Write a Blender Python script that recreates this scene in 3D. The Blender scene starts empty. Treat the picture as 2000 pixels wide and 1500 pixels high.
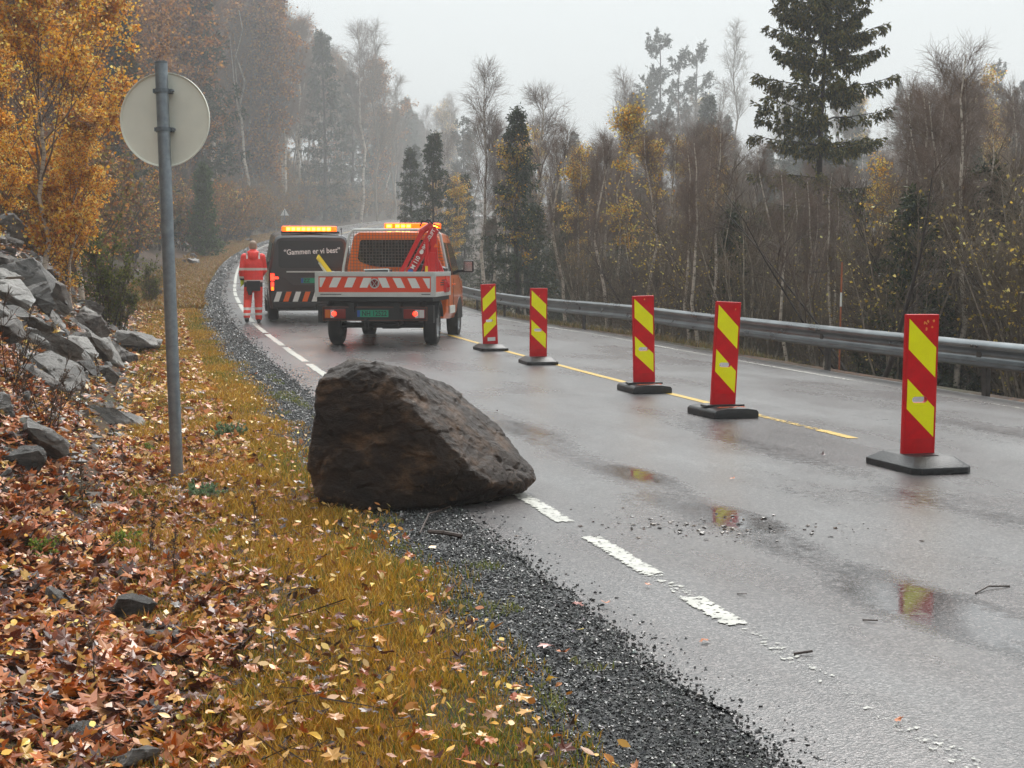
import bpy, bmesh, math, random
import numpy as np
from mathutils import Vector, Matrix, Euler

R = math.radians
scene = bpy.context.scene
COL = scene.collection

# ------------------------------------------------------------------ camera, sky, sun, exposure
cam_d = bpy.data.cameras.new("camera")
cam_d.sensor_width = 36.0
cam_d.lens = 54.0
cam_d.clip_end = 2000
cam_d.clip_start = 0.1
cam = bpy.data.objects.new("camera", cam_d)
CAMH = 1.4
PITCH = math.atan(225 / 3000)
cam.location = (0, 0, CAMH)
cam.rotation_euler = (math.pi / 2 - PITCH, 0, 0)
COL.objects.link(cam)
scene.camera = cam

SUN_EL, SUN_AZ = 48.0, 15.0          # behind the cloud, ahead of the camera
world = bpy.data.worlds.new("World")
scene.world = world
world.use_nodes = True
wn, wl = world.node_tree.nodes, world.node_tree.links
for n in list(wn):
    wn.remove(n)
w_out = wn.new("ShaderNodeOutputWorld")
w_bg = wn.new("ShaderNodeBackground")
w_sky = wn.new("ShaderNodeTexSky")
w_sky.sky_type = 'NISHITA'
w_sky.sun_disc = False
w_sky.sun_elevation = R(SUN_EL)
w_sky.sun_rotation = R(SUN_AZ)
w_hs = wn.new("ShaderNodeHueSaturation")
w_hs.inputs["Saturation"].default_value = 0.12
w_mix = wn.new("ShaderNodeMix")
w_mix.data_type = 'RGBA'
w_mix.inputs[0].default_value = 0.75
w_mix.inputs[7].default_value = (13.3, 14.3, 14.5, 1)     # the cloud deck
wl.new(w_sky.outputs[0], w_hs.inputs["Color"])
wl.new(w_hs.outputs[0], w_mix.inputs[6])
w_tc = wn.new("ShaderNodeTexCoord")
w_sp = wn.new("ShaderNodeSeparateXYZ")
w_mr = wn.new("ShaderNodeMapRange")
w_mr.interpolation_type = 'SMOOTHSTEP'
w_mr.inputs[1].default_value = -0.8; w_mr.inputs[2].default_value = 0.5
w_mr.inputs[3].default_value = 0.50; w_mr.inputs[4].default_value = 1.0     # added dimming of the sky behind the camera, darkens sides facing it
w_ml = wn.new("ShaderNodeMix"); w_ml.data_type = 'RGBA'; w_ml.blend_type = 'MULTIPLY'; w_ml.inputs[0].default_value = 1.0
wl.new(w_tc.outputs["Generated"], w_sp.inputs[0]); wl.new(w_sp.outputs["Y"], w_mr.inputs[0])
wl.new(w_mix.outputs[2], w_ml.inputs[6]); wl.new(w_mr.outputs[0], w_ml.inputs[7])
w_zr = wn.new("ShaderNodeMapRange")      # overcast: three times as bright overhead as at the horizon
w_zr.inputs[1].default_value = 0.0; w_zr.inputs[2].default_value = 1.0
w_zr.inputs[3].default_value = 0.205; w_zr.inputs[4].default_value = 1.08
w_m2 = wn.new("ShaderNodeMix"); w_m2.data_type = 'RGBA'; w_m2.blend_type = 'MULTIPLY'; w_m2.inputs[0].default_value = 1.0
wl.new(w_sp.outputs["Z"], w_zr.inputs[0])
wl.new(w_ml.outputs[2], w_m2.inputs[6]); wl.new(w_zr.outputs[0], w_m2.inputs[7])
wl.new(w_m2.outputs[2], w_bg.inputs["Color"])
w_bg.inputs["Strength"].default_value = 0.10
wl.new(w_bg.outputs[0], w_out.inputs["Surface"])

sun_d = bpy.data.lights.new("sun", 'SUN')
sun_d.energy = 1.5
sun_d.angle = R(24)
sun_d.color = (1.0, 0.97, 0.93)
sun = bpy.data.objects.new("sun", sun_d)
_sd = Vector((math.sin(R(SUN_AZ)) * math.cos(R(SUN_EL)), math.cos(R(SUN_AZ)) * math.cos(R(SUN_EL)), math.sin(R(SUN_EL))))
sun.rotation_euler = _sd.to_track_quat('Z', 'Y').to_euler()
COL.objects.link(sun)

vs = scene.view_settings
scene.display_settings.display_device = 'sRGB'
vs.view_transform = 'Standard'
vs.look = 'None'
vs.exposure = 0.95
vs.gamma = 1.0
cy = scene.cycles
cy.use_denoising = True
try:
    cy.denoiser = 'OPENIMAGEDENOISE'
except Exception:
    pass
cy.max_bounces = 6
cy.diffuse_bounces = 3
cy.glossy_bounces = 3
cy.transmission_bounces = 4
cy.transparent_max_bounces = 8
cy.volume_bounces = 4
cy.sample_clamp_indirect = 6.0

# ------------------------------------------------------------------ helpers
def lin(r, g, b):
    def f(c):
        c /= 255.0
        return c / 12.92 if c <= 0.04045 else ((c + 0.055) / 1.055) ** 2.4
    return (f(r), f(g), f(b))

def tag(o, label=None, cat=None, group=None, kind=None):
    if label: o["label"] = label
    if cat: o["category"] = cat
    if group: o["group"] = group
    if kind: o["kind"] = kind
    return o

def link(name, me, parent=None):
    o = bpy.data.objects.new(name, me)
    COL.objects.link(o)
    if parent is not None:
        o.parent = parent
    return o

def empty(name, loc=(0, 0, 0), rz=0.0, sc=1.0):
    o = bpy.data.objects.new(name, None)
    o.empty_display_size = 0.2
    o.location = loc
    o.rotation_euler = (0, 0, rz)
    o.scale = (sc, sc, sc)
    COL.objects.link(o)
    return o

def mesh_np(name, V, faces, mats, mat_idx=None, col=None, smooth=False, uv=None):
    """faces: list of int arrays (F,k)"""
    me = bpy.data.meshes.new(name)
    V = np.asarray(V, dtype=np.float32)
    faces = [np.asarray(f, dtype=np.int32) for f in faces if len(f)]
    nv = len(V)
    loops = np.concatenate([f.ravel() for f in faces])
    tot = np.concatenate([np.full(len(f), f.shape[1], dtype=np.int32) for f in faces])
    start = np.concatenate([[0], np.cumsum(tot)[:-1]]).astype(np.int32)
    me.vertices.add(nv)
    me.vertices.foreach_set("co", V.ravel())
    me.loops.add(len(loops))
    me.loops.foreach_set("vertex_index", loops)
    me.polygons.add(len(tot))
    me.polygons.foreach_set("loop_start", start)
    for m in mats:
        me.materials.append(m)
    if mat_idx is not None:
        me.polygons.foreach_set("material_index", np.asarray(mat_idx, dtype=np.int32))
    me.polygons.foreach_set("use_smooth", np.full(len(tot), bool(smooth)))
    if col is not None:
        a = me.color_attributes.new("Col", 'FLOAT_COLOR', 'POINT')
        c4 = np.ones((nv, 4), dtype=np.float32)
        c4[:, :3] = col
        a.data.foreach_set("color", c4.ravel())
    if uv is not None:
        l = me.uv_layers.new(name="UVMap")
        l.data.foreach_set("uv", np.asarray(uv, dtype=np.float32)[loops].ravel())
    me.update(calc_edges=True)
    me.validate()
    return me

class MB:
    """collects simple solids and builds ONE mesh"""
    def __init__(s):
        s.v, s.f, s.m = [], [], []
    def add(s, vs, fs, m=0):
        b = len(s.v)
        s.v += [tuple(p) for p in vs]
        s.f += [tuple(b + i for i in f) for f in fs]
        s.m += [m] * len(fs)
        return s
    def box(s, c, d, m=0, rot=None):
        x, y, z = d[0] / 2, d[1] / 2, d[2] / 2
        vs = [Vector(p) for p in ((-x, -y, -z), (x, -y, -z), (x, y, -z), (-x, y, -z), (-x, -y, z), (x, -y, z), (x, y, z), (-x, y, z))]
        if rot is not None:
            vs = [rot @ p for p in vs]
        vs = [p + Vector(c) for p in vs]
        return s.add(vs, [(0, 3, 2, 1), (4, 5, 6, 7), (0, 1, 5, 4), (1, 2, 6, 5), (2, 3, 7, 6), (3, 0, 4, 7)], m)
    def bar(s, a, b, w, h, m=0):
        """box from a to b, section w (across) x h"""
        a, b = Vector(a), Vector(b)
        d = b - a
        q = d.to_track_quat('Y', 'Z').to_matrix()
        return s.box((a + b) / 2, (w, d.length, h), m, q)
    def tube(s, a, b, r, n=10, m=0, r2=None):
        a, b = Vector(a), Vector(b)
        q = (b - a).to_track_quat('Z', 'Y').to_matrix()
        r2 = r if r2 is None else r2
        vs = [a + q @ Vector((r * math.cos(2 * math.pi * i / n), r * math.sin(2 * math.pi * i / n), 0)) for i in range(n)]
        vs += [b + q @ Vector((r2 * math.cos(2 * math.pi * i / n), r2 * math.sin(2 * math.pi * i / n), 0)) for i in range(n)]
        fs = [(i, (i + 1) % n, n + (i + 1) % n, n + i) for i in range(n)] + [tuple(range(n - 1, -1, -1)), tuple(range(n, 2 * n))]
        return s.add(vs, fs, m)
    def path(s, pts, r, n=8, m=0):
        for a, b in zip(pts[:-1], pts[1:]):
            s.tube(a, b, r, n, m)
        return s
    def prism(s, poly, axis, lo, hi, m=0):
        """poly of 2D points extruded along axis (0:x 1:y 2:z); poly coords are the other two axes in order"""
        def P(p, t):
            l = [p[0], p[1]]
            l.insert(axis, t)
            return l
        n = len(poly)
        vs = [P(p, lo) for p in poly] + [P(p, hi) for p in poly]
        fs = [tuple(range(n)), tuple(range(2 * n - 1, n - 1, -1))] + [(i, n + i, n + (i + 1) % n, (i + 1) % n) for i in range(n)]
        return s.add(vs, fs, m)
    def lathe(s, prof, axis_pt, n=32, m=0, axis='x'):
        """prof: (r, t) pairs; revolve about the axis through axis_pt"""
        k = len(prof)
        vs = []
        for i in range(n):
            a = 2 * math.pi * i / n
            for r, t in prof:
                if axis == 'x':
                    p = (axis_pt[0] + t, axis_pt[1] + r * math.cos(a), axis_pt[2] + r * math.sin(a))
                elif axis == 'y':
                    p = (axis_pt[0] + r * math.cos(a), axis_pt[1] + t, axis_pt[2] + r * math.sin(a))
                else:
                    p = (axis_pt[0] + r * math.cos(a), axis_pt[1] + r * math.sin(a), axis_pt[2] + t)
                vs.append(p)
        fs = []
        for i in range(n):
            for j in range(k - 1):
                a, b = i * k + j, ((i + 1) % n) * k + j
                fs.append((a, b, b + 1, a + 1))
        return s.add(vs, fs, m)
    def mesh(s, name, mats, smooth=None, bevel=0.0, fix=True):
        me = bpy.data.meshes.new(name)
        me.from_pydata(s.v, [], s.f)
        mats = mats if isinstance(mats, (list, tuple)) else [mats]
        for m in mats:
            me.materials.append(m)
        me.polygons.foreach_set("material_index", s.m)
        bm = bmesh.new()
        bm.from_mesh(me)
        if fix:
            bmesh.ops.recalc_face_normals(bm, faces=bm.faces)
        if bevel > 0:
            es = [e for e in bm.edges if len(e.link_faces) == 2 and e.calc_face_angle(0) > 0.5]
            bmesh.ops.bevel(bm, geom=es, offset=bevel, segments=2, profile=0.6, affect='EDGES', clamp_overlap=True)
        bm.to_mesh(me)
        bm.free()
        if smooth is not None:
            shade(me, smooth)
        return me
    def obj(s, name, mats, parent=None, smooth=None, bevel=0.0):
        return link(name, s.mesh(name, mats, smooth, bevel), parent)

def shade(me, ang):
    me.polygons.foreach_set("use_smooth", [True] * len(me.polygons))
    bm = bmesh.new()
    bm.from_mesh(me)
    for e in bm.edges:
        e.smooth = not (len(e.link_faces) == 2 and e.calc_face_angle(0) > R(ang))
    bm.to_mesh(me)
    bm.free()

def evaluated(o, keep_mats=True):
    """bake an object's modifiers into a fresh mesh and drop the object"""
    dg = bpy.context.evaluated_depsgraph_get()
    dg.update()
    me = bpy.data.meshes.new_from_object(o.evaluated_get(dg))
    bpy.data.objects.remove(o, do_unlink=True)
    return me

def cut(me, cutter):
    a, b = link("work_a", me), link("work_b", cutter)
    md = a.modifiers.new("cut", 'BOOLEAN')
    md.operation = 'DIFFERENCE'
    md.solver = 'EXACT'
    md.object = b
    out = evaluated(a)
    bpy.data.objects.remove(b, do_unlink=True)
    return out

def text_mesh(s, size, mat, depth=0.002, spacing=1.0, shear=0.0):
    cu = bpy.data.curves.new("lettering", 'FONT')
    cu.body = s
    cu.size = size
    cu.extrude = depth
    cu.align_x = 'CENTER'
    cu.align_y = 'CENTER'
    cu.space_character = spacing
    cu.shear = shear
    cu.offset = size * 0.022
    o = link("work_text", cu)
    me = evaluated(o)
    me.materials.clear()
    me.materials.append(mat)
    return me

def text(name, s, size, mat, parent, M, depth=0.002, sx=1.0, spacing=1.0, bold=0.0):
    me = text_mesh(s, size, mat, depth, spacing)
    o = link(name, me, parent)
    o.matrix_local = M @ Matrix.Diagonal((sx, 1, 1, 1))
    return o

FACE_BACK = Matrix(((1, 0, 0, 0), (0, 0, -1, 0), (0, 1, 0, 0), (0, 0, 0, 1)))   # text standing up, read from -y

# ------------------------------------------------------------------ materials
def mat(name, base=(0.5, 0.5, 0.5), rough=0.5, metal=0.0, noise=0.0, nscale=8.0, bump=0.0, bscale=40.0, spec=0.5, coat=0.0,
        emit=None, estr=0.0, col2=None, trans=0.0, detail=5.0, stretch=(1, 1, 1), rvar=0.0):
    m = bpy.data.materials.new(name)
    m.use_nodes = True
    N, L = m.node_tree.nodes, m.node_tree.links
    b = N["Principled BSDF"]
    b.inputs["Base Color"].default_value = (*base, 1)
    b.inputs["Roughness"].default_value = rough
    b.inputs["Metallic"].default_value = metal
    b.inputs["Specular IOR Level"].default_value = spec
    b.inputs["Coat Weight"].default_value = coat
    b.inputs["Coat Roughness"].default_value = 0.12
    if emit:
        b.inputs["Emission Color"].default_value = (*emit, 1)
        b.inputs["Emission Strength"].default_value = estr
    tc = N.new("ShaderNodeTexCoord")
    mp = N.new("ShaderNodeMapping")
    mp.inputs["Scale"].default_value = stretch
    L.new(tc.outputs["Object"], mp.inputs["Vector"])
    if noise > 0 or col2:
        nz = N.new("ShaderNodeTexNoise")
        nz.inputs["Scale"].default_value = nscale
        nz.inputs["Detail"].default_value = detail
        nz.inputs["Roughness"].default_value = 0.62
        L.new(mp.outputs[0], nz.inputs["Vector"])
        rp = N.new("ShaderNodeValToRGB")
        c2 = col2 if col2 else tuple(c * (1 - noise) for c in base)
        rp.color_ramp.elements[0].position = 0.36
        rp.color_ramp.elements[1].position = 0.64
        rp.color_ramp.elements[0].color = (*c2, 1)
        rp.color_ramp.elements[1].color = (*[min(1, c * (1 + noise * 0.4)) for c in base], 1)
        L.new(nz.outputs["Fac"], rp.inputs[0])
        L.new(rp.outputs[0], b.inputs["Base Color"])
        if rvar:
            mr = N.new("ShaderNodeMapRange")
            mr.inputs[3].default_value = max(0.02, rough - rvar)
            mr.inputs[4].default_value = min(1, rough + rvar)
            L.new(nz.outputs["Fac"], mr.inputs[0])
            L.new(mr.outputs[0], b.inputs["Roughness"])
    if bump > 0:
        n2 = N.new("ShaderNodeTexNoise")
        n2.inputs["Scale"].default_value = bscale
        n2.inputs["Detail"].default_value = 6
        L.new(mp.outputs[0], n2.inputs["Vector"])
        bp = N.new("ShaderNodeBump")
        bp.inputs["Strength"].default_value = bump
        bp.inputs["Distance"].default_value = 0.02
        L.new(n2.outputs["Fac"], bp.inputs["Height"])
        L.new(bp.outputs[0], b.inputs["Normal"])
    if trans > 0:
        b.inputs["Transmission Weight"].default_value = trans
    return m

def leaf_mat(name, rough=0.5, transl=0.25, spec=0.4, mul=1.0):
    """each leaf, blade or stone keeps its own colour (stored per vertex)"""
    m = bpy.data.materials.new(name)
    m.use_nodes = True
    N, L = m.node_tree.nodes, m.node_tree.links
    b = N["Principled BSDF"]
    at = N.new("ShaderNodeAttribute")
    at.attribute_name = "Col"
    src = at.outputs["Color"]
    L.new(src, b.inputs["Base Color"])
    b.inputs["Roughness"].default_value = rough
    b.inputs["Specular IOR Level"].default_value = spec
    if transl > 0:
        t = N.new("ShaderNodeBsdfTranslucent")
        L.new(src, t.inputs["Color"])
        mx = N.new("ShaderNodeMixShader")
        mx.inputs[0].default_value = transl
        L.new(b.outputs[0], mx.inputs[1])
        L.new(t.outputs[0], mx.inputs[2])
        L.new(mx.outputs[0], N["Material Output"].inputs["Surface"])
    return m

# ------------------------------------------------------------------ the lie of the land
_kd = np.array([-25, 0, 9.27, 20, 28, 34, 44, 60, 87, 117, 150, 183, 220, 258, 300, 360, 480.])
_kx = np.array([8.3, 2.30, 0.09, -2.47, -4.33, -5.72, -7.86, -10.8, -15.2, -18.9, -21.35, -22.1, -21.6, -19.5, -14.0, 0.0, 40.0])
_kz = np.array([0, 0, 0.0, 0.03, 0.10, 0.20, 0.51, 0.885, 1.835, 3.08, 4.5, 6.04, 7.8, 9.57, 11.5, 14.2, 19.5])

def _herm(k, y, x):
    s = np.diff(y) / np.diff(k)
    m = np.empty_like(y)
    m[1:-1] = (s[:-1] * np.diff(k)[1:] + s[1:] * np.diff(k)[:-1]) / (k[2:] - k[:-2])
    m[0], m[-1] = s[0], s[-1]
    x = np.clip(x, k[0], k[-1])
    i = np.clip(np.searchsorted(k, x) - 1, 0, len(k) - 2)
    h = k[i + 1] - k[i]
    t = (x - k[i]) / h
    return ((2 * t**3 - 3 * t**2 + 1) * y[i] + (t**3 - 2 * t**2 + t) * h * m[i] + (-2 * t**3 + 3 * t**2) * y[i + 1] + (t**3 - t**2) * h * m[i + 1])

def XL(d): return _herm(_kd, _kx, np.asarray(d, float))      # x of the left edge line
def ZR(d): return _herm(_kd, _kz, np.asarray(d, float))      # height of the road there
def sst(a, b, x):
    t = np.clip((np.asarray(x, float) - a) / (b - a), 0, 1)
    return t * t * (3 - 2 * t)

ROAD_L, ROAD_R = 0.48, 6.85       # asphalt left and right of the left edge line
RAIL = 6.98
HILL_L0 = 2.7

def road_z(l, d):
    """height of the carriageway; l is metres LEFT of the left edge line (negative to the right)"""
    r = np.clip(-l, 0, 7)
    return ZR(d) - 0.045 * sst(28, 46, d) * (1 - sst(120, 220, d)) * r - 0.02 * np.clip(l, 0, 1)

def vnoise(x, y, seed=0):
    """smooth value noise in 2D, about -1..1"""
    x, y = np.asarray(x, float), np.asarray(y, float)
    xi, yi = np.floor(x).astype(np.int64), np.floor(y).astype(np.int64)
    fx, fy = x - xi, y - yi
    fx, fy = fx * fx * (3 - 2 * fx), fy * fy * (3 - 2 * fy)
    def h(i, j):
        n = (i * 374761393 + j * 668265263 + seed * 974634737) & 0x7fffffff
        n = (n ^ (n >> 13)) * 1274126177 & 0x7fffffff
        return ((n ^ (n >> 16)) & 0xffff) / 32767.5 - 1
    return (h(xi, yi) * (1 - fx) + h(xi + 1, yi) * fx) * (1 - fy) + (h(xi, yi + 1) * (1 - fx) + h(xi + 1, yi + 1) * fx) * fy

def HL(l, d):
    """ground height at l metres left of the edge line, d metres ahead"""
    l, d = np.broadcast_arrays(np.asarray(l, float), np.asarray(d, float))
    z = road_z(np.clip(l, -7, 1), d)
    lp = np.clip(l - 1.0, 0, None)
    z = z - 0.05 * np.clip(lp, 0, 1.2) + 0.03 * np.clip(lp - 1.2, 0, 0.6)
    w = sst(7.0, 11.0, d) * (1 - sst(28.5, 34, d))
    s1 = 0.92 * w + 0.30 * (1 - w)
    a = np.clip(l - HILL_L0, 0, None)
    fade = 1 - 0.85 * sst(255, 330, d)
    z = z + fade * (s1 * np.clip(a, 0, 2.6) + (0.5 + 0.18 * sst(40, 80, d)) * np.clip(a - 2.6, 0, 34) + 0.12 * np.clip(a - 26.6, 0, 40))
    z = z + 0.10 * vnoise(l * 0.9, d * 0.9, 3) * sst(1.2, 3.5, l) + 0.6 * vnoise(l * 0.15, d * 0.15, 5) * sst(5, 14, l)
    r = -l
    q = np.clip(r - 7.15, 0, None)
    z = z - 0.26 * np.clip(q, 0, 6) - 0.05 * np.clip(q - 6, 0, 16)
    z = z + sst(24, 90, q) * 0.06 * np.clip(q - 24, 0, 110) + sst(90, 240, d) * 11.0 * sst(4, 60, q)
    z = z + 0.12 * vnoise(l * 0.7, d * 0.7, 8) * sst(7.4, 9, r)
    return z

def H(x, d):
    return HL(XL(d) - np.asarray(x, float), d)

def XYZ(l, d, dz=0.0):
    return Vector((float(XL(d) - l), float(d), float(HL(l, d)) + dz))

_cp, _sp = math.cos(PITCH), math.sin(PITCH)
def at(u, v, d):
    """the point d metres ahead of the lens that the photograph shows at (u, v)"""
    a, b = (u - 1000) / 3000, (750 - v) / 3000
    dy, dz = _cp + b * _sp, -_sp + b * _cp
    return Vector((a / dy * d, d, CAMH + dz / dy * d))

def ground_at(u, v, d0=3.0, d1=120.0):
    """the ground point seen at (u, v)"""
    d = np.arange(d0, d1, 0.05)
    a, b = (u - 1000) / 3000, (750 - v) / 3000
    dy, dz = _cp + b * _sp, -_sp + b * _cp
    x, z = a / dy * d, CAMH + dz / dy * d
    k = np.argmax(z <= H(x, d))
    return Vector((x[k], d[k], float(H(x[k], d[k]))))

# ------------------------------------------------------------------ ground and road surfaces
def grid(name, ds, ls, zfun, mats, smooth=True, thick=0.0, lfun=None):
    ds, ls = np.asarray(ds, float), np.asarray(ls, float)
    D, Lg = np.meshgrid(ds, ls, indexing='ij')
    if lfun is not None:
        Lg = lfun(Lg, D)
    X = XL(D) - Lg
    Z = zfun(Lg, D)
    V = np.stack([X, D, Z], -1).reshape(-1, 3)
    n, k = D.shape
    i = np.arange(n - 1)[:, None] * k + np.arange(k - 1)[None, :]
    F = np.stack([i, i + k, i + k + 1, i + 1], -1).reshape(-1, 4)
    uv = np.stack([-Lg, D], -1).reshape(-1, 2)
    return mesh_np(name, V, [F[:, ::-1]] if ls[0] < ls[-1] else [F], mats, smooth=smooth, uv=uv)

def m_ground():
    m = bpy.data.materials.new("soil and fallen leaves")
    m.use_nodes = True
    N, L = m.node_tree.nodes, m.node_tree.links
    b = N["Principled BSDF"]
    tc = N.new("ShaderNodeTexCoord")
    vo = N.new("ShaderNodeTexVoronoi"); vo.inputs["Scale"].default_value = 14
    L.new(tc.outputs["Object"], vo.inputs["Vector"])
    sep = N.new("ShaderNodeSeparateColor"); L.new(vo.outputs["Color"], sep.inputs[0])
    rp = N.new("ShaderNodeValToRGB")
    e = rp.color_ramp.elements
    e[0].position = 0; e[0].color = (0.020, 0.012, 0.008, 1)
    e[1].position = 1; e[1].color = (0.12, 0.060, 0.028, 1)
    for p, c in ((0.3, (0.034, 0.019, 0.011, 1)), (0.55, (0.060, 0.030, 0.014, 1)), (0.8, (0.085, 0.038, 0.019, 1))):
        x = e.new(p); x.color = c
    L.new(sep.outputs[0], rp.inputs[0])
    nz = N.new("ShaderNodeTexNoise"); nz.inputs["Scale"].default_value = 0.7; nz.inputs["Detail"].default_value = 6
    L.new(tc.outputs["Object"], nz.inputs["Vector"])
    mr = N.new("ShaderNodeMapRange"); mr.inputs[1].default_value = 0.45; mr.inputs[2].default_value = 0.62
    L.new(nz.outputs["Fac"], mr.inputs[0])
    mx = N.new("ShaderNodeMix"); mx.data_type = 'RGBA'
    mx.inputs[7].default_value = (0.036, 0.032, 0.013, 1)
    L.new(mr.outputs[0], mx.inputs[0]); L.new(rp.outputs[0], mx.inputs[6])
    L.new(mx.outputs[2], b.inputs["Base Color"])
    b.inputs["Roughness"].default_value = 0.85; b.inputs["Specular IOR Level"].default_value = 0.2
    bp = N.new("ShaderNodeBump"); bp.inputs["Strength"].default_value = 0.8; bp.inputs["Distance"].default_value = 0.05
    L.new(sep.outputs[1], bp.inputs["Height"]); L.new(bp.outputs[0], b.inputs["Normal"])
    return m

def m_road():
    m = bpy.data.materials.new("wet asphalt")
    m.use_nodes = True
    N, L = m.node_tree.nodes, m.node_tree.links
    b = N["Principled BSDF"]
    tc = N.new("ShaderNodeTexCoord")
    uv = N.new("ShaderNodeSeparateXYZ"); L.new(tc.outputs["UV"], uv.inputs[0])
    def math_(op, a, c=None, clamp=False):
        n = N.new("ShaderNodeMath"); n.operation = op; n.use_clamp = clamp
        for i, v in enumerate((a, c)):
            if v is None: continue
            if isinstance(v, (int, float)): n.inputs[i].default_value = v
            else: L.new(v, n.inputs[i])
        return n.outputs[0]
    def noise(scale, det=4, rough=0.6, st=(1, 1, 1), src="Object"):
        mp = N.new("ShaderNodeMapping"); mp.inputs["Scale"].default_value = st
        L.new(tc.outputs[src], mp.inputs["Vector"])
        n = N.new("ShaderNodeTexNoise"); n.inputs["Scale"].default_value = scale
        n.inputs["Detail"].default_value = det; n.inputs["Roughness"].default_value = rough
        L.new(mp.outputs[0], n.inputs["Vector"])
        return n.outputs["Fac"]
    def rng(v, a, c, lo=0.0, hi=1.0):
        n = N.new("ShaderNodeMapRange"); n.interpolation_type = 'SMOOTHSTEP'
        n.inputs[1].default_value = a; n.inputs[2].default_value = c
        n.inputs[3].default_value = lo; n.inputs[4].default_value = hi
        L.new(v, n.inputs[0]); return n.outputs[0]
    # water standing in the wheel tracks
    def band(center, half):
        d = math_('ABSOLUTE', math_('SUBTRACT', uv.outputs[0], center))
        return rng(d, half * 0.25, half, 1.0, 0.0)
    tracks = math_('MAXIMUM', band(0.95, 0.36), math_('MULTIPLY', band(2.55, 0.36), 0.55))
    tracks = math_('MAXIMUM', tracks, math_('MULTIPLY', band(5.2, 0.5), 0.45))
    nlow = noise(0.55, 4, 0.55, (1.3, 0.6, 1), "UV")
    wet = math_('ADD', math_('MULTIPLY', tracks, 0.30), nlow)
    nm = noise(14.0, 3, 0.6)
    wet = math_('ADD', wet, math_('MULTIPLY', math_('SUBTRACT', nm, 0.5), 0.5))
    # a few puddles proper in the near wheel track
    for pr_, pd_, rx_, ry_, amt in ((0.90, 6.2, 0.36, 0.62, 0.27), (1.0, 8.6, 0.24, 0.5, 0.26), (1.05, 10.4, 0.2, 0.5, 0.24), (0.7, 9.2, 0.2, 0.4, 0.16), (1.25, 5.3, 0.3, 0.5, 0.24)):
        ex = math_('POWER', math_('DIVIDE', math_('SUBTRACT', uv.outputs[0], pr_), rx_), 2.0)
        ey = math_('POWER', math_('DIVIDE', math_('SUBTRACT', uv.outputs[1], pd_), ry_), 2.0)
        wet = math_('ADD', wet, math_('MULTIPLY', rng(math_('ADD', ex, ey), 0.1, 1.6, 1.0, 0.0), amt))
    pud = math_('MULTIPLY', rng(wet, 0.60, 1.0), rng(uv.outputs[1], 12.0, 17.0, 1.0, 0.12))
    damp = noise(0.8, 5, 0.6, (1, 0.35, 1), "UV")
    # stones of the asphalt
    vo = N.new("ShaderNodeTexVoronoi"); vo.inputs["Scale"].default_value = 105
    L.new(tc.outputs["Object"], vo.inputs["Vector"])
    sc = N.new("ShaderNodeSeparateColor"); L.new(vo.outputs["Color"], sc.inputs[0])
    rp = N.new("ShaderNodeValToRGB")
    e = rp.color_ramp.elements
    e[0].position = 0; e[0].color = (0.040, 0.040, 0.041, 1)
    e[1].position = 1; e[1].color = (0.21, 0.205, 0.20, 1)
    x = e.new(0.6); x.color = (0.092, 0.090, 0.091, 1)
    x = e.new(0.88); x.color = (0.165, 0.152, 0.150, 1)
    L.new(sc.outputs[0], rp.inputs[0])
    mx = N.new("ShaderNodeMix"); mx.data_type = 'RGBA'; mx.blend_type = 'MULTIPLY'
    mx.inputs[0].default_value = 0.8
    L.new(rp.outputs[0], mx.inputs[6])
    rr = N.new("ShaderNodeValToRGB")
    rr.color_ramp.elements[0].position = 0.38; rr.color_ramp.elements[0].color = (1.0, 0.86, 0.84, 1)
    rr.color_ramp.elements[1].position = 0.62; rr.color_ramp.elements[1].color = (1.0, 0.99, 1.0, 1)
    L.new(damp, rr.inputs[0]); L.new(rr.outputs[0], mx.inputs[7])
    L.new(mx.outputs[2], b.inputs["Base Color"])
    # wet film: roughness falls and the grain drowns where water stands
    nfine = noise(320.0, 2, 0.5)
    r0 = math_('ADD', math_('MULTIPLY', damp, 0.32), 0.13)
    ro = N.new("ShaderNodeMix"); ro.data_type = 'FLOAT'
    ro.inputs[3].default_value = 0.03
    L.new(pud, ro.inputs[0]); L.new(r0, ro.inputs[2])
    L.new(ro.outputs[0], b.inputs["Roughness"])
    b.inputs["Specular IOR Level"].default_value = 0.5
    sp_m = N.new("ShaderNodeMapRange"); sp_m.inputs[3].default_value = 0.6; sp_m.inputs[4].default_value = 0.75
    L.new(pud, sp_m.inputs[0]); L.new(sp_m.outputs[0], b.inputs["Specular IOR Level"])
    h = math_('ADD', math_('MULTIPLY', vo.outputs["Distance"], 0.7), math_('MULTIPLY', nfine, 0.4))
    bp = N.new("ShaderNodeBump"); bp.inputs["Distance"].default_value = 0.006
    L.new(math_('SUBTRACT', 1.0, pud), bp.inputs["Strength"])
    st = math_('MULTIPLY', math_('SUBTRACT', 1.0, math_('MULTIPLY', pud, 0.955)), 0.32)
    L.new(st, bp.inputs["Strength"])
    L.new(h, bp.inputs["Height"]); L.new(bp.outputs[0], b.inputs["Normal"])
    return m

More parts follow.
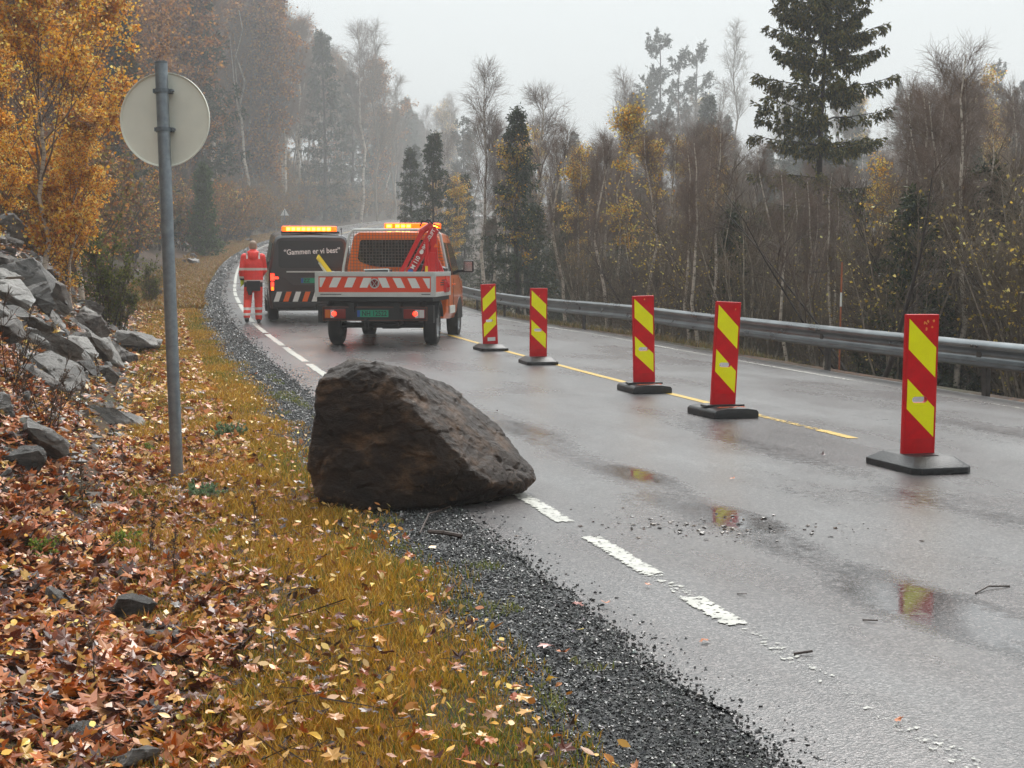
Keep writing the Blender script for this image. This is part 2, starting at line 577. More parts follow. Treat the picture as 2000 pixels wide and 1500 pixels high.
def m_paint(name, colr, thresh):
    """road paint worn through to the asphalt; UV.x across 0..1, UV.y along in metres, the Col attribute says how much is left"""
    m = bpy.data.materials.new(name)
    m.use_nodes = True
    N, L = m.node_tree.nodes, m.node_tree.links
    b = N["Principled BSDF"]
    b.inputs["Base Color"].default_value = (*colr, 1)
    b.inputs["Roughness"].default_value = 0.38
    tc = N.new("ShaderNodeTexCoord")
    nz = N.new("ShaderNodeTexNoise"); nz.inputs["Scale"].default_value = 26; nz.inputs["Detail"].default_value = 5; nz.inputs["Roughness"].default_value = 0.7
    L.new(tc.outputs["Object"], nz.inputs["Vector"])
    n3 = N.new("ShaderNodeTexNoise"); n3.inputs["Scale"].default_value = 9; n3.inputs["Detail"].default_value = 4
    L.new(tc.outputs["Object"], n3.inputs["Vector"])
    rp = N.new("ShaderNodeMapRange"); rp.inputs[3].default_value = 0.45; rp.inputs[4].default_value = 1.02
    mm = N.new("ShaderNodeMix"); mm.data_type = 'RGBA'; mm.blend_type = 'MULTIPLY'; mm.inputs[0].default_value = 1
    mm.inputs[6].default_value = (*colr, 1)
    L.new(n3.outputs["Fac"], rp.inputs[0]); L.new(rp.outputs[0], mm.inputs[7]); L.new(mm.outputs[2], b.inputs["Base Color"])
    at_ = N.new("ShaderNodeAttribute"); at_.attribute_name = "Col"
    sp = N.new("ShaderNodeSeparateColor"); L.new(at_.outputs["Color"], sp.inputs[0])
    ad = N.new("ShaderNodeMath"); ad.operation = 'ADD'
    L.new(nz.outputs["Fac"], ad.inputs[0]); L.new(sp.outputs[0], ad.inputs[1])
    gt = N.new("ShaderNodeMath"); gt.operation = 'GREATER_THAN'; gt.inputs[1].default_value = thresh
    L.new(ad.outputs[0], gt.inputs[0])
    tr = N.new("ShaderNodeBsdfTransparent")
    mx = N.new("ShaderNodeMixShader")
    L.new(gt.outputs[0], mx.inputs[0]); L.new(tr.outputs[0], mx.inputs[1]); L.new(b.outputs[0], mx.inputs[2])
    L.new(mx.outputs[0], N["Material Output"].inputs["Surface"])
    return m

M_GROUND, M_ROAD = m_ground(), m_road()

ds_near = np.concatenate([np.arange(-18, 2, 1.0), np.arange(2, 46, 0.35), np.arange(46, 280, 2.0), np.arange(280, 451, 8.0)])
ls_g = np.concatenate([-np.array([330, 250, 190, 150, 120, 100, 85, 70, 60, 50, 42, 36, 31, 27, 23, 20, 17.5, 15, 13, 11.5, 10, 9, 8.2, 7.6, 7.25, 6.9]),
                       np.array([-5, -2.5, 0.0, 0.5, 0.8, 1.1, 1.4, 1.7, 2.0, 2.3, 2.6, 2.9, 3.2, 3.6, 4.0, 4.5, 5, 5.6, 6.3, 7, 8, 9.5, 11, 13, 15, 18, 21, 25, 30, 36, 44, 54, 66, 80, 110, 150, 200, 280])])
def zg(l, d):
    z = HL(l, d)
    return z - 0.05 * (1 - sst(0.9, 1.15, l)) * sst(-7.3, -6.95, l)
tag(link("ground", grid("ground", ds_near, ls_g, zg, [M_GROUND])), kind="structure")

# carriageway, left edge crumbling into the gravel
ds_road = np.concatenate([np.arange(-18, 3, 0.5), np.arange(3, 40, 0.08), np.arange(40, 80, 0.5), np.arange(80, 440, 2.0)])
ls_road = np.concatenate([np.linspace(-ROAD_R, 0.2, 30), np.array([ROAD_L])])
def lroad(l, d):
    e = 0.07 * vnoise(d * 2.1, d * 0 + 3.3, 11) + 0.04 * vnoise(d * 7.0, d * 0 + 1.7, 12)
    e2 = 0.05 * vnoise(d * 1.1, d * 0 + 9.3, 14)
    return l + np.where(l > 0.4, e, 0) + np.where(l < -ROAD_R + 0.01, e2, 0)
tag(link("road", grid("road", ds_road, ls_road, lambda l, d: road_z(l, d) - 0.012 * sst(0.3, 0.5, l), [M_ROAD], lfun=lroad)), kind="structure")

M_WHITE = m_paint("worn white road paint", (0.66, 0.645, 0.58), 0.92)
M_YELLOW = m_paint("worn yellow road paint", (0.80, 0.50, 0.05), 0.92)
def marking(name, l0, width, ds, keep, m, wob=0.006):
    ds = np.asarray(ds, float)
    k = 7
    w = np.linspace(-0.5, 0.5, k)
    D = np.repeat(ds[:, None], k, 1)
    Lg = l0 + w[None, :] * width + wob * vnoise(D * 3.0, D * 0 + 0.5, 21)
    X = XL(D) - Lg
    Z = road_z(Lg, D) + 0.004
    V = np.stack([X, D, Z], -1).reshape(-1, 3)
    n = len(ds)
    i = np.arange(n - 1)[:, None] * k + np.arange(k - 1)[None, :]
    F = np.stack([i, i + 1, i + k + 1, i + k], -1).reshape(-1, 4)
    kp = np.repeat(keep(ds)[:, None], k, 1) - 0.12 * (np.abs(w)[None, :] > 0.45)
    c = np.repeat(kp.reshape(-1, 1), 3, 1)
    me = mesh_np(name, V, [F[:, ::-1]], [m], col=c, smooth=True)
    return tag(link(name, me), kind="structure")

def keep_left(d):
    """paint left on the left edge line: whole patches near the boulder, specks towards the lens, dashes beyond"""
    k = np.full_like(d, 0.20)
    for a, b in ((5.98, 6.45), (6.98, 7.32), (7.32, 7.95), (8.4, 9.55)):
        k = np.maximum(k, np.where((d > a) & (d < b), 0.50, 0))
    k = np.where((d > 6.45) & (d < 6.98), 0.36, k)
    k = np.where(d < 4.2, 0.36, k)
    k = np.where((d >= 4.2) & (d < 5.98), 0.325 + 0.03 * np.sin(d * 6), k)
    far = np.where(((d - 9.9) % 4.0) > 0.45, 0.56, 0.2)
    k = np.where(d > 9.55, far, k)
    return np.where(d > 60, 0.7, k)
dl = np.concatenate([np.arange(2.0, 40, 0.05), np.arange(40, 300, 0.5)])
marking("white_edge_marking", -0.01, 0.115, dl, keep_left, M_WHITE)
def keep_y(d):
    k = np.full_like(d, 0.70)
    k = np.where(d < 14.6, 0.42 + 0.02 * np.sin(d * 5), k)
    k = np.where((d < 13.2), 0.56, k)
    return np.where(d < 12.55, 0.0, k)
marking("yellow_centre_marking", -3.52, 0.10, np.concatenate([np.arange(12.3, 45, 0.08), np.arange(45, 300, 0.5)]), keep_y, M_YELLOW)
marking("white_edge_marking", -6.42, 0.09, np.concatenate([np.arange(3, 45, 0.15), np.arange(45, 300, 0.5)]), lambda d: np.where(d < 19, 0.36, 0.43) + 0.03 * np.sin(d), M_WHITE)

# ------------------------------------------------------------------ loose ground cover: gravel, grass, fallen leaves
def place(tv, tf, pos, rotm, scale, colv, name, m, smooth=False):
    """many copies of one little shape as one mesh (stuff nobody could count)"""
    n, k = len(pos), len(tv)
    V = np.einsum('nij,kj->nki', rotm, tv) * scale[:, None, :] if scale.ndim == 2 else np.einsum('nij,kj->nki', rotm, tv) * scale[:, None, None]
    V = (V + pos[:, None, :]).reshape(-1, 3)
    F = [(np.asarray(f)[None] + (np.arange(n) * k)[:, None, None]).reshape(-1, np.asarray(f).shape[1]) for f in tf]
    return mesh_np(name, V, F, [m], col=np.repeat(colv, k, 0), smooth=smooth)

def rotmats(rng, n, tilt):
    """random heading, tilted by up to about tilt radians"""
    a = rng.random(n) * 2 * math.pi
    t = rng.normal(0, tilt, n); s = rng.normal(0, tilt, n)
    ca, sa, ct, st, cs, ss = np.cos(a), np.sin(a), np.cos(t), np.sin(t), np.cos(s), np.sin(s)
    Z = np.zeros(n); O = np.ones(n)
    A = np.stack([ca, -sa, Z, sa, ca, Z, Z, Z, O], -1).reshape(n, 3, 3)
    B = np.stack([O, Z, Z, Z, ct, -st, Z, st, ct], -1).reshape(n, 3, 3)
    C = np.stack([cs, Z, ss, Z, O, Z, -ss, Z, cs], -1).reshape(n, 3, 3)
    return B @ C @ A

def pick(rng, pal, n, p=None, var=0.18):
    c = np.array([lin(*q) for q in pal])[rng.choice(len(pal), n, p=p)]
    return np.clip(c * (1 + rng.normal(0, var, (n, 1))) * (1 + rng.normal(0, 0.05, (n, 3))), 0.004, 0.95)

def sample_d(rng, n, a, b, p=1.0):
    """distances from a to b, denser near the front"""
    return a * (b / a) ** (rng.random(n) ** p)

rng = np.random.default_rng(5)
# gravel shoulder
M_STONE = leaf_mat("wet gravel stones", 0.35, 0.0, 0.5)
gb_d = np.concatenate([np.arange(-6, 3, 0.5), np.arange(3, 30, 0.12), np.arange(30, 300, 0.8)])
M_GRIT = mat("dark wet grit", (0.030, 0.031, 0.033), 0.5, noise=0.6, nscale=55, bump=0.9, bscale=70)
def grit_l(l, d):
    return l + np.where(l > 1.0, 0.10 * vnoise(d * 1.3, d * 0, 31) + 0.05 * vnoise(d * 4, d * 0, 32), 0)
tag(link("gravel_shoulder", grid("gravel_shoulder", gb_d, [0.36, 0.5, 0.65, 0.8, 0.95, 1.12, 1.3], lambda l, d: HL(l, d) - 0.018 + 0.012 * vnoise(l * 9, d * 9, 33), [M_GRIT], lfun=grit_l)), kind="structure")
n = 78000
d = np.where(rng.random(n) < 0.78, sample_d(rng, n, 3.6, 42, 1.25), sample_d(rng, n, 38, 170, 1.0))
l = 0.47 + (0.70 + 0.14 * (1 - sst(4.2, 6.0, d))) * rng.random(n) ** 1.0 + 0.03 * rng.normal(0, 1, n)
l = np.where(rng.random(n) < 0.04, 0.25 + 0.25 * rng.random(n), l)
sz = (0.0040 + 0.0072 * rng.random(n) ** 2.4) * (0.72 + np.minimum(d, 42) / 20 + np.maximum(d - 42, 0) / 14)
tv = np.array([[1, 0, 0], [-0.8, 0.3, 0.1], [0.1, 1, -0.1], [0.0, -0.9, 0.2], [0.1, 0.1, 0.7], [0, 0, -0.7]])
tf = [np.array([[0, 2, 4], [2, 1, 4], [1, 3, 4], [3, 0, 4], [2, 0, 5], [1, 2, 5], [3, 1, 5], [0, 3, 5]])]
pos = np.stack([XL(d) - l, d, HL(l, d) - 0.010 + sz * 0.35], -1)
colv = pick(rng, [(46, 45, 44), (62, 61, 60), (32, 31, 31), (90, 89, 87), (146, 144, 140)], n, [0.36, 0.26, 0.25, 0.10, 0.03], 0.2)
tag(link("gravel", place(tv, tf, pos, rotmats(rng, n, 0.6), sz[:, None] * (0.7 + 0.6 * rng.random((n, 3))), colv, "gravel", M_STONE)), kind="stuff")

# grass verge
M_GRASS = leaf_mat("wet autumn grass", 0.5, 0.35, 0.3)
def blades(name, l, d, h, w, colr, lean=0.55):
    n = len(l)
    a = rng.random(n) * 2 * math.pi
    ld = np.stack([np.cos(a), np.sin(a), np.zeros(n)], -1) * (lean * (0.3 + rng.random(n)) * h)[:, None]
    side = np.stack([-np.sin(a), np.cos(a), np.zeros(n)], -1)
    th = rng.normal(0, 0.9, n)
    c, s = np.cos(th)[:, None], np.sin(th)[:, None]
    side = side * c + np.stack([np.cos(a), np.sin(a), np.zeros(n)], -1) * s
    side *= w[:, None]
    p0 = np.stack([XL(d) - l, d, HL(l, d) - 0.01], -1)
    up = np.array([0, 0, 1.0])[None] * h[:, None]
    p1 = p0 + up * 0.55 + ld * 0.35
    p2 = p0 + up * (0.80 + 0.15 * rng.random((n, 1))) + ld * 1.0
    V = np.stack([p0 - side, p0 + side, p1 + side * 0.8, p1 - side * 0.8, p2], 1).reshape(-1, 3)
    b = np.arange(n) * 5
    Q = np.stack([b, b + 1, b + 2, b + 3], -1)
    T = np.stack([b + 3, b + 2, b + 4], -1)
    return tag(link(name, mesh_np(name, V, [Q, T], [M_GRASS], col=np.repeat(colr, 5, 0))), kind="stuff")

n = 270000
d = sample_d(rng, n, 3.4, 46, 1.05)
edge = 1.06 + 0.16 * (1 - sst(4.2, 6.0, d)) + 0.11 * vnoise(d * 1.3, d * 0, 31) + 0.05 * vnoise(d * 5, d * 0, 32)
l = edge + (1.30 + 0.30 * vnoise(d * 0.8, d * 0, 36)) * rng.random(n) ** 1.05 + np.abs(rng.normal(0, 0.12, n)) * (rng.random(n) < 0.5)
l = np.where(rng.random(n) < 0.025, edge - 0.16 * rng.random(n) ** 1.5, l)
pat = vnoise(l * 2.2, d * 1.6, 41) + 0.5 * vnoise(l * 6, d * 5, 42)
dens = np.clip(0.95 + 0.45 * pat - 0.55 * np.clip(l - 1.9, 0, 1), 0.30, 1)
ok = rng.random(n) < dens
l, d, pat, edge = l[ok], d[ok], pat[ok], edge[ok]
n = len(l)
h = (0.032 + 0.060 * rng.random(n) ** 1.8) * (1 + 0.4 * pat) * (0.55 + 0.45 * sst(0.0, 0.25, l - edge))
w = (0.0011 + 0.0010 * rng.random(n)) * (0.8 + d / 11)
gold = pick(rng, [(192, 148, 46), (168, 124, 36), (206, 166, 76), (140, 108, 32), (178, 126, 54)], n, None, 0.2)
green = pick(rng, [(118, 122, 42), (100, 110, 40), (140, 136, 54), (84, 100, 44)], n, None, 0.2)
gm = np.clip(0.22 + 0.42 * vnoise(l * 1.6 + 5, d * 0.9, 47) + 0.35 * (1 - sst(0.1, 0.5, l - edge)) * (1 - sst(9, 16, d)), 0.02, 0.9)
blades("grass", l, d, np.clip(h, 0.015, 0.16), w, np.where((rng.random(n) < gm)[:, None], green, gold))
n = 52000
d = sample_d(rng, n, 40, 170, 1.0)
l = 1.0 + 2.4 * rng.random(n) ** 1.2
blades("grass", l, d, 0.08 + 0.16 * rng.random(n), 0.010 + 0.012 * rng.random(n), pick(rng, [(160, 126, 52), (140, 112, 44), (112, 100, 46), (150, 100, 50), (128, 86, 44)], n), 0.9)
# thin growth on the gravel and among the leaves
n = 16000
d = sample_d(rng, n, 3.4, 20, 1.0)
l = 0.62 + 0.4 * rng.random(n)
ok = (vnoise(l * 3, d * 2.2, 51) + 0.4 * vnoise(l * 9, d * 8, 52)) > 0.46
l, d = l[ok], d[ok]; n = len(l)
blades("grass", l, d, 0.012 + 0.03 * rng.random(n), (0.0012 + 0.001 * rng.random(n)) * (0.8 + d / 11), pick(rng, [(110, 116, 48), (92, 104, 46), (140, 128, 66)], n), 0.9)
n = 30000
d = sample_d(rng, n, 3.4, 40, 1.0)
l = 2.0 + 1.5 * rng.random(n)
ok = (vnoise(l * 1.4, d * 1.1, 55) + 0.5 * vnoise(l * 5, d * 4, 56)) > 0.30
l, d = l[ok], d[ok]; n = len(l)
blades("grass", l, d, 0.03 + 0.06 * rng.random(n), (0.0012 + 0.0012 * rng.random(n)) * (0.8 + d / 11), pick(rng, [(120, 120, 46), (150, 120, 50), (96, 108, 44), (130, 96, 46)], n), 0.8)
# coarse verge beyond the guard rail
n = 20000
d = sample_d(rng, n, 24, 110, 1.0)
l = -7.05 - 2.2 * rng.random(n) ** 1.3
blades("grass", l, d, 0.05 + 0.12 * rng.random(n), (0.002 + 0.002 * rng.random(n)) * (0.8 + d / 25), pick(rng, [(120, 104, 60), (96, 92, 50), (140, 118, 76), (84, 70, 44)], n), 0.8)

# fallen leaves
M_LEAF = leaf_mat("wet fallen leaves", 0.33, 0.15, 0.5)
def maple(rng, seed):
    """five pointed lobes, edges curled"""
    a = np.array([90, 110, 128, 150, 168, 190, 215, 245, 270, 295, 325, 350, 12, 30, 52, 70]) * math.pi / 180
    r = np.array([1.0, 0.52, 0.62, 0.90, 0.50, 0.72, 0.38, 0.44, 0.25, 0.44, 0.38, 0.72, 0.50, 0.90, 0.62, 0.52])
    x, y = r * np.cos(a), r * np.sin(a)
    rg = np.random.default_rng(seed)
    z = 0.32 * (r - 0.3) * rg.normal(0.35, 0.8, len(r)) + 0.25 * rg.normal(0, 1) * x * x
    v = np.concatenate([[[0, 0, 0]], np.stack([x, y, z], -1)])
    k = len(a)
    f = np.array([[0, 1 + i, 1 + (i + 1) % k] for i in range(k)])
    return v, [f]
def ovate(seed):
    rg = np.random.default_rng(seed)
    c = rg.normal(0.25, 0.2)
    v = np.array([[0, -1, 0], [0.42, -0.5, c * 0.5], [0.55, 0.1, c], [0.3, 0.65, c * 0.6], [0, 1.1, -c * 0.4], [-0.3, 0.65, c * 0.6], [-0.55, 0.1, c], [-0.42, -0.5, c * 0.5], [0, 0, 0.0]])
    return v, [np.array([[8, i, (i + 1) % 8] for i in range(8)])]

RED = [(166, 94, 44), (182, 114, 66), (150, 76, 36), (100, 50, 32), (194, 136, 96), (76, 42, 32), (178, 94, 32), (204, 156, 82), (60, 40, 33), (140, 92, 68)]
RP = np.array([0.14, 0.12, 0.14, 0.12, 0.09, 0.10, 0.10, 0.05, 0.08, 0.06]); RP = RP / RP.sum()
YEL = [(222, 172, 66), (206, 150, 70), (232, 196, 104), (196, 128, 48), (180, 110, 52), (214, 176, 120)]
LV, LF, LC = [], [], []
nvt = 0
def strew(n, dfun, lfun, zoff, size, shape, pal, p=None, tilt=0.35):
    global nvt
    d = dfun(n); l = lfun(n, d)
    s = size(n, d)
    pos = np.stack([XL(d) - l, d, HL(l, d) + zoff(n, l, d)], -1)
    rm = rotmats(rng, n, tilt)
    tv, tf = shape
    k = len(tv)
    LV.append((np.einsum('nij,kj->nki', rm, tv) * s[:, None, None] + pos[:, None, :]).reshape(-1, 3))
    LF.append((tf[0][None] + (np.arange(n) * k)[:, None, None]).reshape(-1, 3) + nvt)
    LC.append(np.repeat(pick(rng, pal, n, p), k, 0))
    nvt += n * k
for sd in range(6):       # maple leaves in the ditch
    strew(2100, lambda n: sample_d(rng, n, 3.3, 13, 1.0), lambda n, d: 1.80 + 0.18 * (1 - sst(5, 8, d)) + 0.35 * vnoise(d * 1.1, d * 0, 61) + 2.0 * rng.random(n) ** 0.75,
          lambda n, l, d: 0.01 + 0.035 * rng.random(n), lambda n, d: 0.036 + 0.036 * rng.random(n), maple(rng, sd), RED, RP, 0.42)
for sd in range(3):       # sprinkled over the grass
    strew(330, lambda n: sample_d(rng, n, 3.3, 14, 1.0), lambda n, d: 0.95 + 1.3 * rng.random(n) ** 0.6,
          lambda n, l, d: 0.035 + 0.03 * rng.random(n), lambda n, d: 0.020 + 0.024 * rng.random(n), maple(rng, 20 + sd), RED, RP, 0.4)
for sd in range(3):       # small yellow birch leaves
    strew(1500, lambda n: sample_d(rng, n, 3.3, 20, 0.9), lambda n, d: 0.9 + 2.8 * rng.random(n) ** 0.8,
          lambda n, l, d: 0.03 + 0.035 * rng.random(n), lambda n, d: 0.013 + 0.012 * rng.random(n), ovate(40 + sd), YEL, None, 0.5)
for sd in range(3):       # shreds and half rotten bits that mat the litter together
    strew(3200, lambda n: sample_d(rng, n, 3.3, 16, 1.0), lambda n, d: 1.5 + 2.5 * rng.random(n) ** 0.8,
          lambda n, l, d: 0.006 + 0.03 * rng.random(n), lambda n, d: 0.010 + 0.014 * rng.random(n), ovate(90 + sd), [(96, 58, 38), (70, 44, 32), (130, 84, 50), (54, 38, 30), (160, 104, 64)], None, 0.6)
stick_shape = (np.array([[-1, 0.022, 0], [-1, -0.022, 0], [-1, 0, 0.035], [1, 0.010, 0.02], [1, -0.010, 0.02], [1, 0, 0.035], [0.1, 0.05, 0.0], [0.1, 0.01, 0.0], [0.1, 0.03, 0.035]]),
               [np.array([[0, 6, 8], [0, 8, 2], [6, 3, 5], [6, 5, 8], [1, 2, 8], [1, 8, 7], [7, 8, 5], [7, 5, 4]])])
strew(900, lambda n: sample_d(rng, n, 3.3, 18, 1.0), lambda n, d: 1.2 + 2.8 * rng.random(n) ** 0.7,
      lambda n, l, d: 0.02 + 0.04 * rng.random(n), lambda n, d: 0.04 + 0.10 * rng.random(n) ** 2, stick_shape, [(70, 54, 44), (52, 40, 34), (98, 80, 66)], None, 0.3)
for sd in range(4):       # farther up the verge and over the rock heap
    strew(3600, lambda n: 11 + 33 * rng.random(n) ** 1.3, lambda n, d: 1.5 + 4.2 * rng.random(n) ** 1.2,
          lambda n, l, d: 0.015 + 0.03 * rng.random(n), lambda n, d: 0.030 + 0.035 * rng.random(n), maple(rng, 60 + sd) if sd % 2 else ovate(60 + sd), RED[:8] + YEL, None, 0.45)
tag(link("fallen_leaves", mesh_np("fallen_leaves", np.concatenate(LV), [np.concatenate(LF)], [M_LEAF], col=np.concatenate(LC))), kind="stuff")

# grit and bark crumbs the boulder left on the carriageway
n = 260
q = rng.normal(0, 1, (n, 2))
d = 8.25 + 0.22 * q[:, 0] + 0.25 * (rng.random(n) - 0.5)
l = -0.55 - 0.42 * np.abs(q[:, 1]) ** 1.2 * np.sign(q[:, 1]) - 0.1
l = np.clip(l, -3.2, 0.4)
sz = 0.0035 + 0.011 * rng.random(n) ** 3
pos = np.stack([XL(d) - l, d, road_z(l, d) + sz * 0.4], -1)
tag(link("grit", place(tv, tf, pos, rotmats(rng, n, 0.5), sz[:, None] * np.array([[1.4, 1.0, 0.6]]) * (0.6 + 0.8 * rng.random((n, 3))), pick(rng, [(58, 44, 36), (44, 34, 28), (92, 72, 58)], n), "grit", M_STONE)), kind="stuff")

# ------------------------------------------------------------------ rocks
from mathutils import noise as mn
def rock_mat(name, c1, c2, c3, rough=0.5, strata=(1, 1, 4.5), sc=3.0, spec=0.5):
    m = bpy.data.materials.new(name)
    m.use_nodes = True
    N, L = m.node_tree.nodes, m.node_tree.links
    b = N["Principled BSDF"]
    b.inputs["Specular IOR Level"].default_value = spec
    tc = N.new("ShaderNodeTexCoord")
    mp = N.new("ShaderNodeMapping"); mp.inputs["Scale"].default_value = strata; mp.inputs["Rotation"].default_value = (0.3, 0.45, 0.2)
    L.new(tc.outputs["Object"], mp.inputs["Vector"])
    n1 = N.new("ShaderNodeTexNoise"); n1.inputs["Scale"].default_value = sc; n1.inputs["Detail"].default_value = 9; n1.inputs["Roughness"].default_value = 0.68
    L.new(mp.outputs[0], n1.inputs["Vector"])
    rp = N.new("ShaderNodeValToRGB")
    e = rp.color_ramp.elements
    e[0].position = 0.30; e[0].color = (*c1, 1)
    e[1].position = 0.72; e[1].color = (*c3, 1)
    x = e.new(0.52); x.color = (*c2, 1)
    L.new(n1.outputs["Fac"], rp.inputs[0])
    ge = N.new("ShaderNodeNewGeometry")
    pr = N.new("ShaderNodeMapRange"); pr.inputs[1].default_value = 0.515; pr.inputs[2].default_value = 0.60; pr.inputs[4].default_value = 0.75
    L.new(ge.outputs["Pointiness"], pr.inputs[0])
    nb = N.new("ShaderNodeTexNoise"); nb.inputs["Scale"].default_value = sc * 1.6; nb.inputs["Detail"].default_value = 4
    L.new(tc.outputs["Object"], nb.inputs["Vector"])
    nr = N.new("ShaderNodeMapRange"); nr.inputs[1].default_value = 0.50; nr.inputs[2].default_value = 0.62
    L.new(nb.outputs["Fac"], nr.inputs[0])
    pm_ = N.new("ShaderNodeMath"); pm_.operation = 'MULTIPLY'; L.new(pr.outputs[0], pm_.inputs[0]); L.new(nr.outputs[0], pm_.inputs[1])
    cm = N.new("ShaderNodeMix"); cm.data_type = 'RGBA'; cm.inputs[7].default_value = (*[min(0.6, 2.3 * q) for q in c3], 1)
    L.new(pm_.outputs[0], cm.inputs[0]); L.new(rp.outputs[0], cm.inputs[6]); L.new(cm.outputs[2], b.inputs["Base Color"])
    n2 = N.new("ShaderNodeTexNoise"); n2.inputs["Scale"].default_value = sc * 7; n2.inputs["Detail"].default_value = 8; n2.inputs["Roughness"].default_value = 0.7
    L.new(mp.outputs[0], n2.inputs["Vector"])
    mr = N.new("ShaderNodeMapRange"); mr.inputs[3].default_value = rough - 0.18; mr.inputs[4].default_value = rough + 0.2
    L.new(n2.outputs["Fac"], mr.inputs[0]); L.new(mr.outputs[0], b.inputs["Roughness"])
    bp = N.new("ShaderNodeBump"); bp.inputs["Strength"].default_value = 0.9; bp.inputs["Distance"].default_value = 0.022
    n3 = N.new("ShaderNodeTexNoise"); n3.inputs["Scale"].default_value = sc * 28; n3.inputs["Detail"].default_value = 6; n3.inputs["Roughness"].default_value = 0.7
    L.new(mp.outputs[0], n3.inputs["Vector"])
    am = N.new("ShaderNodeMath"); am.operation = 'MULTIPLY_ADD'; am.inputs[1].default_value = 0.35
    L.new(n3.outputs["Fac"], am.inputs[0]); L.new(n2.outputs["Fac"], am.inputs[2])
    L.new(am.outputs[0], bp.inputs["Height"]); L.new(bp.outputs[0], b.inputs["Normal"])
    return m

def hull(pts):
    bm = bmesh.new()
    for p in pts:
        bm.verts.new(p)
    r = bmesh.ops.convex_hull(bm, input=bm.verts)
    bmesh.ops.delete(bm, geom=[v for v in bm.verts if not v.link_faces], context='VERTS')
    bmesh.ops.recalc_face_normals(bm, faces=bm.faces)
    return bm

def chip(bm, rg, n, lo, hi):
    """knock flat flakes off the edges of a convex block"""
    for _ in range(n):
        bm.edges.ensure_lookup_table()
        e = bm.edges[int(rg.integers(len(bm.edges)))]
        if len(e.link_faces) != 2: continue
        nn = (e.link_faces[0].normal + e.link_faces[1].normal + Vector(rg.normal(0, 0.25, 3))).normalized()
        p = e.verts[0].co.lerp(e.verts[1].co, rg.random()) - nn * rg.uniform(lo, hi)
        bmesh.ops.bisect_plane(bm, geom=list(bm.verts) + list(bm.edges) + list(bm.faces), plane_co=p, plane_no=nn, clear_outer=True)
        pts = [v.co.copy() for v in bm.verts]
        bm.clear()
        for q in pts: bm.verts.new(q)
        bmesh.ops.convex_hull(bm, input=bm.verts)
        bmesh.ops.delete(bm, geom=[v for v in bm.verts if not v.link_faces], context='VERTS')
        bmesh.ops.dissolve_limit(bm, angle_limit=0.02, verts=bm.verts, edges=bm.edges)
        bmesh.ops.recalc_face_normals(bm, faces=bm.faces)
        bm.normal_update()

def flake(me, amp, freq, seed, warp=0.25, st=(1, 1, 1)):
    """broken ledges: whole flakes stand a little proud of their neighbours"""
    me.update()
    nrm = [v.normal.copy() for v in me.vertices]
    for v, nn in zip(me.vertices, nrm):
        q = Vector((v.co.x * st[0], v.co.y * st[1], v.co.z * st[2])) * freq + Vector((seed, seed * 0.7, 0))
        q = q + mn.noise_vector(q * 0.9) * warp + mn.noise_vector(q * 3.0) * warp * 0.3
        dd, pp = mn.voronoi(q)
        c = mn.cell(pp[0] * 7.3)
        t = min(1.0, (dd[1] - dd[0]) / 0.12)
        v.co = v.co + nn * amp * (c * 0.9 * t - 0.35 * (1 - t))
    me.update()

def rough_up(me, amp, freq, amp2=0.0, freq2=1.0, seed=0.0, st=(1, 1, 1)):
    me.update()
    nrm = [v.normal.copy() for v in me.vertices]
    for v, nn in zip(me.vertices, nrm):
        p = v.co
        q = Vector((p.x * st[0], p.y * st[1], p.z * st[2]))
        k = amp * mn.fractal(q * freq + Vector((seed, 0, 0)), 0.9, 2.0, 4)
        if amp2:
            k += amp2 * (mn.ridged_multi_fractal(q * freq2 + Vector((0, seed, 0)), 0.9, 2.1, 4, 1.0, 2.0) - 1.0)
        v.co = p + nn * k
    me.update()

M_BOULDER = rock_mat("wet brown gneiss", (0.005, 0.0020, 0.0008), (0.028, 0.0130, 0.0056), (0.16, 0.086, 0.043), 0.42, (1, 1, 1.5), 3.2, 0.24)
bp_ = [(642, 992, 8.98), (740, 994, 8.93), (855, 989, 8.98), (917, 979, 9.08), (1027, 957, 9.34), (1051, 936, 9.46),
       (612, 968, 9.04), (602, 917, 9.08), (606, 850, 9.12), (619, 780, 9.16), (631, 724, 9.20),
       (655, 715, 9.26), (682, 703, 9.36), (716, 706, 9.40), (764, 714, 9.20), (777, 755, 9.10), (793, 806, 9.02), (832, 841, 8.99),
       (868, 871, 8.97), (906, 906, 8.96), (956, 943, 9.04),
       (830, 738, 9.9), (876, 749, 10.05), (917, 790, 10.08), (941, 800, 10.05), (976, 830, 9.95), (1011, 884, 9.75), (1040, 914, 9.58),
       (700, 704, 9.75), (640, 760, 9.9)]
bpts = [at(*p) for p in bp_] + [at(620, 0, 10.1).xy.to_3d() + Vector((0, 0, 0.1)), Vector((-1.0, 10.35, -0.02)), Vector((-0.35, 10.4, -0.02)), Vector((0.0, 10.0, 0.05)), Vector((-1.15, 9.5, -0.05)), Vector((-0.3, 9.2, -0.05))]
bo = Vector((-0.55, 9.5, 0.0))
bm = hull([p - bo for p in bpts])
chip(bm, np.random.default_rng(8), 6, 0.003, 0.012)
me = bpy.data.meshes.new("boulder"); bm.to_mesh(me); bm.free()
w = link("work_rock", me)
md = w.modifiers.new("r", 'REMESH'); md.mode = 'VOXEL'; md.voxel_size = 0.0105
me = evaluated(w)
me.name = "boulder"
flake(me, 0.013, 2.3, 2.6, 0.25, (0.9, 1, 1.2))
flake(me, 0.0085, 6.5, 7.0, 0.35, (0.8, 1, 1.4))
rough_up(me, 0.006, 7.0, 0.0045, 18.0, 3.1, (1, 1, 1.2))
me.materials.clear(); me.materials.append(M_BOULDER)
shade(me, 24)
o = link("boulder", me); o.location = bo
